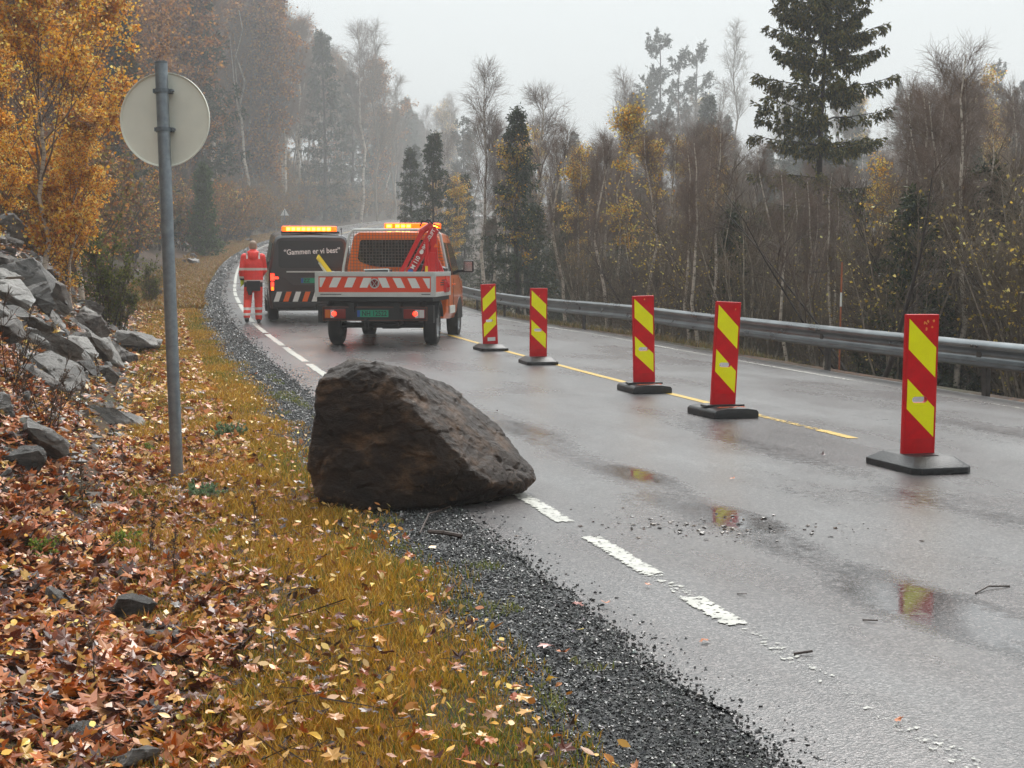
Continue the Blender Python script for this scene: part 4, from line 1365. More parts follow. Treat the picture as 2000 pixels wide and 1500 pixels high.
def rpoly(x0, x1, z0, z1, r, cut_lo=None, n=5):
    """rounded rectangle"""
    pts = []
    for cx, cz, a0 in ((x1 - r, z0 + r, -90), (x1 - r, z1 - r, 0), (x0 + r, z1 - r, 90), (x0 + r, z0 + r, 180)):
        for i in range(n):
            a = R(a0 + 90 * i / (n - 1))
            pts.append((cx + r * math.cos(a), cz + r * math.sin(a)))
    return pts

# ---------------------------------------------------------------- orange crew cab pickup
TX, TY = -2.31, 25.9
tr = empty("pickup_truck", (TX, TY, float(road_z(XL(TY) - TX, TY)) + 0.012), R(-4.6))
tag(tr, "orange crew cab pickup truck with a white sided bed and a red crane", "truck")
WD = (0.955, 0.80, 1.14, 2.0)
secs = [(2.30, half(0.42, 1.98, 0.86, 0.94, 0.795, 1.14)), (2.36, half(0.40, 2.0, 0.88, 0.955, 0.80, 1.14)), (3.2, half(0.38, 2.02, 0.88, 0.955, 0.80, 1.14)),
        (4.0, half(0.38, 2.0, 0.88, 0.955, 0.79, 1.14)), (4.3, half(0.38, 1.88, 0.88, 0.95, 0.76, 1.12)), (4.75, half(0.38, 1.42, 0.86, 0.94, 0.80, 1.08)),
        (5.0, half(0.36, 1.18, 0.86, 0.93, 0.84, 0.95)), (5.25, half(0.36, 1.0, 0.80, 0.86, 0.78, 0.85)), (5.34, half(0.42, 0.92, 0.72, 0.78, 0.70, 0.8))]
loft(secs, M_ORANGE, "cab", tr, 30)
for s in (1, -1):
    side_window("side_window", [(2.52, 1.20), (3.14, 1.20), (3.14, 1.80), (2.62, 1.80)], WD, tr, s, M_GLASS)
    side_window("side_window", [(3.24, 1.20), (4.38, 1.20), (4.12, 1.62), (3.95, 1.80), (3.24, 1.80)], WD, tr, s, M_GLASS)
    b = MB()
    for y in (2.46, 3.19):
        b.box((s * 0.9565, y, 0.82), (0.006, 0.012, 0.62))
    b.obj("door_gap", M_TRIM, tr)
    MB().box((s * 0.962, 3.08, 1.02), (0.025, 0.16, 0.035)).box((s * 0.962, 3.42, 1.02), (0.025, 0.16, 0.035)).obj("door_handle", M_ORANGE, tr, bevel=0.006)
    # white lettered strip on the sill
    MB().box((s * 0.953, 3.02, 0.56), (0.014, 0.78, 0.14)).obj("sill_sticker", M_WHF, tr)
    b = MB()
    b.box((s * 1.13, 4.22, 1.36), (0.20, 0.10, 0.24))
    mir = b.obj("wing_mirror", M_TRIM, tr, bevel=0.035)
    MB().box((s * 1.00, 4.24, 1.27), (0.16, 0.05, 0.05)).obj("mirror_arm", M_TRIM, mir)
    MB().box((s * 1.13, 4.166, 1.36), (0.15, 0.004, 0.18)).obj("mirror_glass", M_CHROME, mir)
    # wheel arches in the cab side
    arch = [(4.24 + 0.42 * math.cos(R(a)), 0.36 + 0.42 * math.sin(R(a))) for a in range(0, 181, 15)]
    MB().prism(arch, 0, s * 0.90, s * 0.958).obj("wheel_arch", M_CHASS, tr)
# rear wall window
RW = [(-0.70, 1.50), (-0.66, 1.44), (-0.46, 1.37), (-0.3, 1.35), (0.3, 1.35), (0.46, 1.37), (0.66, 1.44), (0.70, 1.50), (0.665, 1.80), (0.63, 1.84), (-0.63, 1.84), (-0.665, 1.80)]
MB().prism(RW, 1, 2.292, 2.31).obj("rear_window", M_GLASS, tr)
# guard frame with wire mesh
b = MB()
fr = [(-0.985, 2.2, 0.92), (-0.95, 2.2, 1.35), (-0.835, 2.2, 1.93), (-0.76, 2.2, 2.02), (0.76, 2.2, 2.02), (0.835, 2.2, 1.93), (0.95, 2.2, 1.35), (0.985, 2.2, 0.92)]
b.path(fr, 0.024, 10)
hb = b.obj("headboard_frame", M_ALU, tr, smooth=40)
b = MB()
for i in range(33):
    x = -0.94 + 1.88 * i / 32
    zt_ = 2.01 if abs(x) < 0.78 else 2.0 - (abs(x) - 0.78) * 4.2
    b.box((x, 2.215, (0.92 + zt_) / 2), (0.007, 0.007, zt_ - 0.92))
for i in range(19):
    z = 0.95 + 1.02 * i / 18
    hw = float(np.interp(z, [0.92, 1.35, 1.93, 2.02], [0.985, 0.95, 0.835, 0.77]))
    b.box((0, 2.207, z), (2 * hw, 0.006, 0.007))
b.obj("wire_mesh", M_GRIDW, hb)
# bed
bed = MB().box((0, 1.09, 0.875), (1.96, 2.14, 0.05)).obj("bed_floor", M_ALU, tr)
MB().box((0, 1.09, 0.80), (1.98, 2.18, 0.075)).obj("bed_frame", M_CHASS, tr, bevel=0.01)
def bed_side(name, length, M4, deco):
    b = MB()
    hl = length / 2
    b.box((0, 0, 0.205), (length, 0.028, 0.41))
    b.box((0, -0.012, 0.385), (length, 0.03, 0.075)).box((0, -0.012, 0.037), (length, 0.03, 0.075))
    for s in (1, -1):
        b.box((s * (hl - 0.028), -0.0125, 0.21), (0.056, 0.032, 0.27))
    o = b.obj(name, M_ALU, tr, bevel=0.004)
    o.matrix_local = M4
    return o
tg = bed_side("tailgate", 2.02, Matrix.Translation((0, 0.0, 0.84)), 1)
px = 1 / 5.357 / 118.0
def tgx(p): return (p - 710) * px
MB().box((0, -0.0165, 0.212), (1.905, 0.005, 0.262)).obj("warning_sheet", M_ORF, tg)
def tgz(v): return 0.335 - (v - 660) * px * 1.05
b = MB()
for q in ([(118, 665), (186, 665), (138, 762), (118, 762)], [(265, 665), (355, 665), (302, 765), (218, 765)], [(425, 665), (515, 665), (468, 765), (383, 765)], [(592, 668), (678, 668), (632, 768), (548, 768)],
          [(745, 668), (832, 668), (875, 768), (795, 768)], [(903, 670), (988, 670), (1040, 770), (958, 770)], [(1062, 672), (1148, 672), (1200, 772), (1112, 772)], [(1225, 673), (1302, 673), (1302, 775), (1284, 775)]):
    b.prism([(tgx(x), tgz(v)) for x, v in q], 1, -0.0215, -0.0185)
b.obj("white_chevron", M_WHF, tg)
em = MB()
ec = (0.0, tgz(725))
em.lathe([(0.066, 0), (0.072, -0.008), (0.080, -0.008), (0.084, 0.0)], (ec[0], -0.026, ec[1]), 36, axis='y')
for a, c in (((-0.036, 0.052), (-0.008, 0.004)), ((0.036, 0.052), (0.008, 0.004)), ((-0.008, 0.004), (0.008, 0.004)),
             ((-0.066, 0.018), (-0.034, -0.060)), ((-0.034, -0.060), (-0.004, -0.006)), ((0.004, -0.006), (0.034, -0.060)), ((0.034, -0.060), (0.066, 0.018))):
    em.bar((ec[0] + a[0], -0.029, ec[1] + a[1]), (ec[0] + c[0], -0.029, ec[1] + c[1]), 0.014, 0.006)
emb = em.obj("emblem", M_ALU, tg)
MB().lathe([(0.0, 0), (0.068, 0)], (ec[0], -0.024, ec[1]), 30, axis='y').obj("emblem_ground", M_REDD, emb)
b = MB().box((tgx(240), -0.029, 0.045), (0.36, 0.004, 0.012)).box((tgx(1260), -0.029, 0.045), (0.15, 0.004, 0.012))
b.obj("latch_slot", M_TRIM, tg)
for s in (1, -1):
    M4 = Matrix.Translation((s * 1.0, 1.1, 0.84)) @ Matrix.Rotation(R(90 * s), 4, 'Z')
    sd = bed_side("side_board", 2.15, M4, 0)
    MB().box((0, -0.0165, 0.212), (2.03, 0.005, 0.262)).obj("warning_sheet", M_ORF, sd)
    b = MB()
    for zz, ww in ((0.275, 0.55), (0.235, 0.9), (0.195, 0.9)):
        b.box((0.1, -0.0205, zz), (ww, 0.003, 0.02))
    b.obj("side_lettering", M_INK, sd)
fb = MB().box((0, 2.17, 1.05), (1.96, 0.03, 0.42)).obj("front_board", M_ALU, tr)
# underside, lamps, plate
b = MB()
for s in (1, -1):
    b.box((s * 0.38, 1.4, 0.66), (0.09, 3.0, 0.16))
b.box((0, 0.5, 0.62), (1.4, 0.4, 0.20)).box((0, 1.2, 0.70), (1.5, 2.0, 0.10)).box((0.1, 1.7, 0.45), (0.9, 0.7, 0.2))
b.tube((-0.75, 1.0, 0.33), (0.75, 1.0, 0.33), 0.05, 10)
b.tube((0.32, 0.35, 0.36), (0.32, 0.9, 0.38), 0.035, 8)
b.box((-0.05, 2.2, 0.40), (0.30, 0.5, 0.34))
b.obj("chassis", M_CHASS, tr)
bmp = MB().box((0, 0.05, 0.555), (1.76, 0.10, 0.21)).obj("rear_beam", M_TRIM, tr, bevel=0.012)
b = MB()
b.path([(-0.885, -0.004, 0.445), (0.885, -0.004, 0.445), (0.885, -0.004, 0.668), (-0.885, -0.004, 0.668), (-0.885, -0.004, 0.445)], 0.009, 6)
b.obj("beam_trim", mat("rusty brown edge", lin(96, 56, 36), 0.5), bmp)
for s in (1, -1):
    ho = MB().box((s * 0.675, -0.012, 0.555), (0.37, 0.05, 0.165)).obj("tail_lamp", M_REDD, tr, bevel=0.01)
    MB().box((s * 0.80, -0.040, 0.555), (0.085, 0.012, 0.135)).obj("indicator", M_AMBERU if s < 0 else M_CLEARL, ho, bevel=0.004)
    MB().box((s * 0.605, -0.040, 0.555), (0.08, 0.010, 0.135)).obj("reflector", M_REDD, ho, bevel=0.004)
    MB().box((s * 0.72, -0.041, 0.555), (0.06, 0.01, 0.135)).obj("reversing_lamp", M_CLEARL, ho)
    MB().lathe([(0.0, -0.022), (0.030, -0.016), (0.042, 0.0), (0.042, 0.02)], (s * 0.69, -0.043, 0.558), 20, axis='y').obj("brake_lamp", M_REDL, ho, smooth=50)
pl = MB().box((-0.035, -0.008, 0.56), (0.53, 0.012, 0.115)).obj("number_plate", M_PLATE, tr)
MB().box((-0.275, -0.0155, 0.56), (0.048, 0.004, 0.111)).obj("country_band", M_PBLUE, pl)
text("plate_lettering", "NH 12522", 0.118, M_INK, pl, Matrix.Translation((-0.008, -0.0155, 0.558)) @ FACE_BACK, 0.002, 0.84, 1.0)
b = MB().box((-0.14, -0.02, 0.38), (0.07, 0.10, 0.18)); b.tube((-0.14, -0.09, 0.30), (-0.14, -0.09, 0.42), 0.022, 10); b.box((-0.14, -0.06, 0.31), (0.05, 0.12, 0.04))
b.lathe([(0.0, 0.03), (0.02, 0.022), (0.027, 0.0), (0.02, -0.02), (0.0, -0.02)], (-0.14, -0.09, 0.44), 12, axis='z')
b.obj("tow_bar", M_CHASS, tr)
for s in (1, -1):
    b = MB()
    ar = [(1.0 + 0.43 * math.cos(R(a)), 0.33 + 0.43 * math.sin(R(a))) for a in range(20, 161, 14)]
    ar2 = [(1.0 + 0.405 * math.cos(R(a)), 0.33 + 0.405 * math.sin(R(a))) for a in range(160, 19, -14)]
    b.prism(ar + ar2, 0, s * 0.70, s * 0.985)
    b.obj("mudguard", M_TRIM, tr)
    MB().box((s * 0.92, 0.14, 0.55), (0.13, 0.16, 0.30)).obj("skirt", M_TRIM, tr, bevel=0.01)
    wheel(tr, s * 0.835, 1.0, 0.335, 0.235, s)
    wheel(tr, s * 0.835, 4.24, 0.335, 0.225, s)
# beacon bar over the cab
lb = MB().box((0.25, 2.75, 2.035), (1.02, 0.20, 0.05)).obj("light_bar", M_TRIM, tr, bevel=0.012)
MB().box((0.25, 2.75, 2.10), (1.04, 0.20, 0.115)).obj("amber_cover", M_AMBERD, lb, bevel=0.025)
for x0, x1 in ((-0.24, -0.11), (-0.07, 0.24), (0.60, 0.76)):
    MB().box(((x0 + x1) / 2, 2.648, 2.10), (x1 - x0, 0.02, 0.075)).obj("lamp", M_AMBERL, lb, bevel=0.008)
    b = MB()
    k = max(1, int((x1 - x0) / 0.10))
    for i in range(k):
        b.box((x0 + (i + 0.5) * (x1 - x0) / k, 2.634, 2.10), ((x1 - x0) / k * 0.62, 0.012, 0.045))
    b.obj("diode", M_AMBERH, lb, bevel=0.004)

# red loading crane on the bed
cr = empty("crane", tr.matrix_world @ Vector((0, 0, 0)))
bpy.context.view_layer.update()
TM = tr.matrix_world.copy()
cr.location = TM @ Vector((0.68, 1.45, 0.90)); cr.rotation_euler = tr.rotation_euler
tag(cr, "red folded loading crane standing on the orange truck's bed", "crane")
def Cc(x, z, y=0.0): return (x - 0.68, y, z - 0.90)
b = MB()
b.box((0.10, 0.0, 0.10), (0.55, 0.5, 0.20)).tube((0.08, 0, 0.1), (0.08, 0, 0.75), 0.07, 12).box((0.08, 0, 0.5), (0.20, 0.24, 0.4))
b.obj("column", M_CRANE, cr, bevel=0.01)
b = MB(); b.bar(Cc(0.27, 1.02), Cc(0.84, 2.02), 0.14, 0.155); b.bar(Cc(0.27, 1.02, 0.01), Cc(0.84, 2.02, 0.01), 0.16, 0.10)
boom = b.obj("boom", M_CRANE, cr, bevel=0.008)
b = MB(); b.bar(Cc(0.10, 1.0, 0.03), Cc(0.62, 2.0, 0.03), 0.10, 0.075)
jib = b.obj("boom_extension", M_CRANE, cr, bevel=0.008)
b = MB(); b.bar(Cc(0.80, 2.06, -0.02), Cc(0.86, 1.0, -0.02), 0.11, 0.115); b.bar(Cc(0.86, 1.45, 0.05), Cc(1.06, 0.98, 0.05), 0.10, 0.09); b.bar(Cc(0.80, 1.75, 0.05), Cc(0.55, 1.02, 0.05), 0.09, 0.10)
b.obj("arm", M_CRANE, cr, bevel=0.008)
b = MB(); b.tube(Cc(0.70, 1.85, -0.10), Cc(0.74, 1.05, -0.10), 0.035, 10); b.tube(Cc(0.55, 1.95, 0.06), Cc(0.78, 2.1, 0.06), 0.06, 10)
b.obj("cylinder", M_CRANE, cr, smooth=40)
b = MB()
for pts in ([Cc(0.66, 2.14, 0.0), Cc(0.72, 2.18, 0.0), Cc(0.80, 2.10, 0.02), Cc(0.92, 2.06, 0.02)], [Cc(0.58, 2.06, -0.06), Cc(0.62, 2.16, -0.06), Cc(0.74, 2.12, -0.06)], [Cc(0.52, 1.1, -0.1), Cc(0.66, 1.3, -0.1), Cc(0.70, 1.5, -0.1)]):
    b.path(pts, 0.016, 6)
b.obj("hose", M_TRIM, cr, smooth=40)
MB().box(Cc(0.70, 1.30, -0.13), (0.045, 0.02, 0.12)).box(Cc(0.60, 1.14, -0.13), (0.03, 0.02, 0.10)).box(Cc(0.95, 1.18, -0.02), (0.035, 0.02, 0.16)).obj("lever", M_YELP, cr)
MB().prism([(0.82 - 0.68, 1.69 - 0.9), (0.90 - 0.68, 1.69 - 0.9), (0.86 - 0.68, 1.765 - 0.9)], 1, -0.085, -0.079).obj("warning_triangle", M_ORT, cr)
ang = math.atan2(2.02 - 1.02, 0.84 - 0.27)
def on_boom(t): 
    return (0.27 + t * 0.57 - 0.68, -0.0805, 1.02 + t * 1.0 - 0.90)
for s_, t_, sz in (("M 110", 0.40, 0.105), ("HM", 0.66, 0.085), ("MAXILIFT", 0.84, 0.085)):
    text("boom_lettering", s_, sz, M_WINK, boom, Matrix.Translation(on_boom(t_)) @ FACE_BACK @ Matrix.Rotation(ang, 4, 'Z'), 0.002, 0.92)
p_ = on_boom(0.585)
MB().lathe([(0.0, -0.002), (0.036, -0.002), (0.036, 0.002)], (p_[0], p_[1], p_[2]), 20, axis='y').obj("round_badge", M_WINK, boom)
p_ = on_boom(0.24)
MB().lathe([(0.0, -0.002), (0.05, -0.002), (0.05, 0.002)], (p_[0], p_[1], p_[2]), 20, axis='y').obj("blue_badge", M_PBLUE, boom)

# load on the bed
def on_bed(name, builder, loc, m_, label, cat, bevel=0.0, rz=0.0):
    o = builder.obj(name, m_, None, bevel=bevel)
    o.location = TM @ Vector(loc); o.rotation_euler = (0, 0, tr.rotation_euler.z + rz)
    tag(o, label, cat)
    return o
b = MB().box((0, 0, 0.20), (0.42, 0.35, 0.40))
cs = on_bed("case", b, (-0.03, 0.55, 0.902), M_DARKBOX, "dark case with a pale rim standing behind the tailgate", "case", 0.02)
MB().path([(-0.215, -0.178, 0.395), (0.205, -0.178, 0.405), (0.215, -0.178, 0.30)], 0.012, 6).obj("rim", M_ALU, cs)
b = MB().prism([(-0.27, 0.0), (0.27, 0.0), (0.29, 0.42), (0.22, 0.46), (-0.22, 0.50), (-0.27, 0.46)], 1, -0.25, 0.25)
on_bed("tool_box", b, (0.90 - 0.2, 2.0 - 0.18, 0.902), M_DARKBOX, "black tool box in the bed's front corner beside the crane", "box", 0.02)
for k, (a0, b0, m_, lab) in enumerate((((-0.72, 0.9, 0.95), (-1.02, 0.25, 1.52), M_YELP, "yellow plank sticking up slantwise at the bed's corner"), ((-0.78, 0.8, 0.95), (-1.0, 0.32, 1.44), M_WOODP, "pale short plank slanting beside the yellow one"))):
    a0, b0 = Vector(a0), Vector(b0)
    m = MB().bar((0, 0, 0), b0 - a0, 0.03, 0.085)
    o = m.obj("plank", m_, None, bevel=0.004); o.location = TM @ a0; o.rotation_euler = tr.rotation_euler
    tag(o, lab, "plank", "planks on the truck bed")

# ---------------------------------------------------------------- dark van
VX, VY = -4.47, 34.3
vn = empty("van", (VX, VY, float(road_z(XL(VY) - VX, VY)) + 0.01), R(10.5))
vn.rotation_euler = (R(2.2), 0, R(10.5))
tag(vn, "dark brown black van with an amber light bar and orange white rear stripes", "van")
vsh = lambda y, z: (0.10 * max(0, z - 1.1) if y < 0.4 else 0)
vsec = [(0.0, half(0.34, 1.90, 0.84, 0.90, 0.78, 1.15)), (0.05, half(0.32, 1.945, 0.90, 0.945, 0.815, 1.15)), (0.5, half(0.30, 1.975, 0.90, 0.952, 0.825, 1.15)), (3.0, half(0.30, 1.975, 0.9, 0.952, 0.825, 1.15)),
        (3.6, half(0.30, 1.93, 0.9, 0.95, 0.80, 1.14)), (4.1, half(0.30, 1.45, 0.88, 0.94, 0.80, 1.08)), (4.5, half(0.30, 1.15, 0.86, 0.92, 0.80, 0.95)), (4.85, half(0.34, 0.95, 0.72, 0.80, 0.70, 0.8))]
loft(vsec, M_BLACKP, "body", vn, 30, vsh)
VW = (0.952, 0.825, 1.15, 1.975)
for s in (1, -1):
    side_window("side_window", [(0.35, 1.24), (1.35, 1.24), (1.35, 1.75), (0.42, 1.75)], VW, vn, s, M_GLASS, 0.007)
    side_window("side_window", [(1.45, 1.24), (2.6, 1.24), (2.6, 1.75), (1.45, 1.75)], VW, vn, s, M_GLASS, 0.007)
    MB().box((s * 0.90, 1.95, 0.45), (0.115, 1.9, 0.035)).obj("sill_trim", M_CHROME, vn)
    arch = [(0.92 + 0.40 * math.cos(R(a)), 0.34 + 0.40 * math.sin(R(a))) for a in range(0, 181, 15)]
    MB().prism(arch, 0, s * 0.90, s * 0.957).obj("wheel_arch", M_CHASS, vn)
    wheel(vn, s * 0.825, 0.92, 0.335, 0.235, s)
    wheel(vn, s * 0.825, 3.92, 0.335, 0.225, s)
    # tall tail lamp wrapping the corner
    tl = MB().prism(rpoly(s * 0.845 - 0.065, s * 0.845 + 0.045, 0.72, 1.12, 0.02), 1, -0.018, 0.06).obj("tail_lamp", M_REDD, vn, bevel=0.006)
    b = MB().box((s * 0.86, -0.024, 1.02), (0.085, 0.01, 0.15)).box((s * 0.86, -0.024, 0.86), (0.06, 0.01, 0.10)).box((s * 0.775, -0.024, 1.0), (0.10, 0.01, 0.045))
    b.obj("lit_lamp", M_REDL, tl)
    MB().box((s * 0.86, -0.026, 0.765), (0.055, 0.01, 0.075)).obj("indicator", M_AMBERL, tl)
    b = MB().box((s * 1.08, 3.45, 1.18), (0.2, 0.10, 0.22)).box((s * 0.97, 3.47, 1.1), (0.12, 0.05, 0.05))
    b.obj("wing_mirror", M_TRIM, vn, bevel=0.03)
tgv = MB()
tz = lambda z: 0.10 * max(0, z - 1.1)
poly = rpoly(-0.72, 0.72, 1.22, 1.82, 0.07)
n = len(poly)
tgv.add([(x, tz(z) - 0.012, z) for x, z in poly] + [(x, tz(z) + 0.03, z) for x, z in poly], [tuple(range(n)), tuple(range(2 * n - 1, n - 1, -1))] + [(i, n + i, n + (i + 1) % n, (i + 1) % n) for i in range(n)])
gl = tgv.obj("rear_window", M_GLASSB, vn)
tilt = Matrix.Rotation(-math.atan(0.10), 4, 'X')
text("slogan", "\u201cGammen er vi best\u201d", 0.165, M_WINK, gl, Matrix.Translation((0.02, tz(1.585) - 0.016, 1.585)) @ tilt @ FACE_BACK @ Matrix.Rotation(R(2.5), 4, 'Z'), 0.002, 0.86, 1.02)
MB().box((-0.02, -0.010, 1.135), (1.06, 0.02, 0.03)).obj("chrome_strip", M_ALU, vn)
b = MB(); b.prism([(-0.62, 1.02), (0.62, 1.02), (0.40, 0.84), (-0.40, 0.84)], 1, -0.006, 0.01)
b.obj("plate_recess", mat("grey recess", (0.05, 0.048, 0.046), 0.4), vn)
vp = MB().box((0.03, -0.012, 0.94), (0.52, 0.012, 0.11)).obj("number_plate", M_PLATE, vn)
MB().box((-0.205, -0.0195, 0.94), (0.046, 0.004, 0.106)).obj("country_band", M_PBLUE, vp)
text("plate_lettering", "ZZ", 0.11, M_INK, vp, Matrix.Translation((-0.105, -0.0195, 0.938)) @ FACE_BACK, 0.002)
band = MB().box((0, -0.012, 0.585), (1.66, 0.03, 0.235)).obj("warning_band", M_TRIM, vn, bevel=0.004)
b1, b2 = MB(), MB()
for k in range(-4, 5):
    x0 = -0.84 + 0.36 * (k + 4) / 1.72
    q = [(x0, 0.475), (x0 + 0.115, 0.475), (x0 + 0.19, 0.695), (x0 + 0.075, 0.695)]
    if q[2][0] > 0.84: continue
    (b2 if k % 2 else b1).prism(q, 1, -0.031, -0.026)
b1.obj("white_stripe", M_WHF, band); b2.obj("orange_stripe", M_ORT, band)
MB().box((0, 0.0, 0.40), (1.72, 0.10, 0.13)).obj("bumper", M_TRIM, vn, bevel=0.02)
b = MB().box((0, 0.5, 0.33), (1.5, 1.0, 0.12)); b.box((0.0, 2.2, 0.32), (1.5, 2.4, 0.10)); b.tube((-0.7, 0.92, 0.33), (0.7, 0.92, 0.33), 0.05, 8); b.tube((0.12, -0.05, 0.28), (0.12, -0.05, 0.42), 0.03, 8)
b.obj("underside", M_CHASS, vn)
lb = MB().box((0, 0.42, 2.0), (1.30, 0.22, 0.05)).obj("light_bar", M_TRIM, vn, bevel=0.012)
MB().box((-0.02, 0.42, 2.075), (1.22, 0.22, 0.135)).obj("amber_cover", M_AMBERD, lb, bevel=0.03)
MB().box((-0.04, 0.312, 2.075), (1.02, 0.02, 0.095)).obj("lamp", M_AMBERL, lb, bevel=0.008)
b = MB()
for i in range(9):
    b.box((-0.04 + (i - 4) * 0.112, 0.298, 2.075), (0.075, 0.012, 0.065))
b.obj("diode", M_AMBERH, lb, bevel=0.004)
MB().box((0.55, 0.36, 2.08), (0.05, 0.1, 0.05)).obj("end_lamp", M_AMBERL, lb, bevel=0.01)
b = MB().tube((0.72, 0.5, 1.95), (0.70, 0.5, 2.06), 0.008, 6); b.lathe([(0, -0.02), (0.028, 0), (0, 0.03)], (0.70, 0.5, 2.075), 10, axis='z')
b.obj("aerial", M_TRIM, vn)

# ------------------------------------------------------------------ the road worker
M_SKIN = mat("skin", lin(214, 160, 136), 0.5, noise=0.06, nscale=20)
M_HAIR = mat("short fair hair", lin(158, 132, 112), 0.6, noise=0.3, nscale=60, bump=0.5, bscale=120)
M_HIVIS = mat("orange red hi-vis cloth", lin(255, 62, 52), 0.6, noise=0.18, nscale=7, bump=0.3, bscale=22)
M_HIVISD = mat("red hi-vis trousers", lin(255, 70, 52), 0.65, noise=0.22, nscale=7, bump=0.3, bscale=22)
M_TAPE = mat("grey reflective tape", lin(222, 214, 208), 0.4)
M_BLKC = mat("black cloth", (0.012, 0.012, 0.014), 0.7)
M_GLOVE = mat("yellow glove", lin(206, 226, 30), 0.55)
M_BOOT = mat("black boot", (0.012, 0.011, 0.011), 0.4)

def ball(b, c, r, sc=(1, 1, 1), n=14):
    vs, fs = [], []
    for i in range(n + 1):
        th = math.pi * i / n
        for j in range(n):
            ph = 2 * math.pi * j / n
            vs.append((c[0] + r * sc[0] * math.sin(th) * math.cos(ph), c[1] + r * sc[1] * math.sin(th) * math.sin(ph), c[2] + r * sc[2] * math.cos(th)))
    for i in range(n):
        for j in range(n):
            a, k = i * n + j, i * n + (j + 1) % n
            fs.append((a, a + n, k + n, k))
    b.add(vs, fs)
def chain(b, pts, rs, n=12):
    for (p, q, r1, r2) in zip(pts[:-1], pts[1:], rs[:-1], rs[1:]):
        b.tube(p, q, r1, n, 0, r2)
    for p, r in zip(pts, rs):
        ball(b, p, r, n=10)
def oval(b, rings, n=20):
    """rings: (cx, cy, z, rx, ry)"""
    vs, fs = [], []
    for cx, cy_, z, rx, ry in rings:
        vs += [(cx + rx * math.cos(2 * math.pi * i / n), cy_ + ry * math.sin(2 * math.pi * i / n), z) for i in range(n)]
    for a in range(len(rings) - 1):
        fs += [(a * n + i, a * n + (i + 1) % n, (a + 1) * n + (i + 1) % n, (a + 1) * n + i) for i in range(n)]
    fs += [tuple(range(n - 1, -1, -1)), tuple((len(rings) - 1) * n + i for i in range(n))]
    b.add(vs, fs)
def skinned(b, name, mats, vox=0.011, sm=4):
    me = b.mesh("w", mats if isinstance(mats, list) else [mats])
    w = link("work_skin", me)
    r = w.modifiers.new("r", 'REMESH'); r.mode = 'VOXEL'; r.voxel_size = vox
    s = w.modifiers.new("s", 'SMOOTH'); s.iterations = sm; s.factor = 0.5
    me = evaluated(w)
    me.name = name
    me.materials.clear()
    for m in (mats if isinstance(mats, list) else [mats]):
        me.materials.append(m)
    me.polygons.foreach_set("material_index", [0] * len(me.polygons))
    me.polygons.foreach_set("use_smooth", [True] * len(me.polygons))
    return me
def bands(me, tests):
    for p in me.polygons:
        c = p.center
        for k, t in tests:
            if t(c): p.material_index = k

hipL, hipR = (-0.095, 0, 0.93), (0.095, 0, 0.93)
kneL, ankL = (-0.125, 0.045, 0.50), (-0.150, -0.14, 0.13)
kneR, ankR = (0.105, 0.08, 0.50), (0.105, 0.10, 0.09)
shL, shR = (-0.185, 0.0, 1.45), (0.185, 0.0, 1.45)
elL, wrL = (-0.245, -0.02, 1.16), (-0.245, 0.07, 0.93)
elR, wrR = (0.235, 0.05, 1.17), (0.17, 0.25, 1.06)

b = MB()
ball(b, (0.0, 0.035, 1.69), 0.112, (0.72, 0.90, 1.05), 20)
ball(b, (0.0, 0.075, 1.625), 0.06, (0.85, 0.9, 0.8))                                     # jaw
ball(b, (0.0, 0.142, 1.675), 0.018, (0.75, 1.0, 1.3)); ball(b, (0.0, 0.128, 1.63), 0.020, (1.2, 0.6, 0.5))   # nose, lips
for s in (-1, 1):
    ball(b, (s * 0.083, 0.025, 1.675), 0.03, (0.35, 0.65, 1.05))
    ball(b, (s * 0.032, 0.118, 1.70), 0.014, (1, 0.7, 0.7))
chain(b, [(0, 0.0, 1.45), (0, 0.02, 1.60)], [0.060, 0.054])
oval(b, [(0, 0, 0.88, 0.14, 0.09), (0, 0, 1.0, 0.155, 0.10), (0, 0, 1.12, 0.135, 0.09), (0, 0.0, 1.32, 0.165, 0.11), (0, 0, 1.45, 0.15, 0.09), (0, 0, 1.50, 0.07, 0.06)])
chain(b, [shL, elL, wrL], [0.055, 0.042, 0.03]); chain(b, [shR, elR, wrR], [0.055, 0.042, 0.03])
chain(b, [hipL, kneL, ankL], [0.085, 0.058, 0.04]); chain(b, [hipR, kneR, ankR], [0.085, 0.058, 0.04])
for an, dz in ((ankL, -0.05), (ankR, -0.05)):
    chain(b, [(an[0], an[1] - 0.02, an[2] + dz + 0.02), (an[0], an[1] + 0.14, an[2] + dz)], [0.035, 0.03])
person = skinned(b, "person", M_SKIN, 0.009, 2)
WX = at(496, 633, 34.0)
per = link("person", person)
per.location = (WX.x, 34.0, float(road_z(XL(34.0) - WX.x, 34.0)) + 0.004)
per.rotation_euler = (0, 0, R(9))
tag(per, "road worker in red hi-vis jacket and trousers walking away beside the van", "person")

b = MB()
ball(b, (0.0, 0.025, 1.715), 0.113, (0.76, 0.93, 0.92), 18)
ball(b, (0.0, -0.02, 1.66), 0.085, (0.86, 0.8, 1.0), 14)
link("hair", skinned(b, "hair", M_HAIR, 0.010, 1), per)
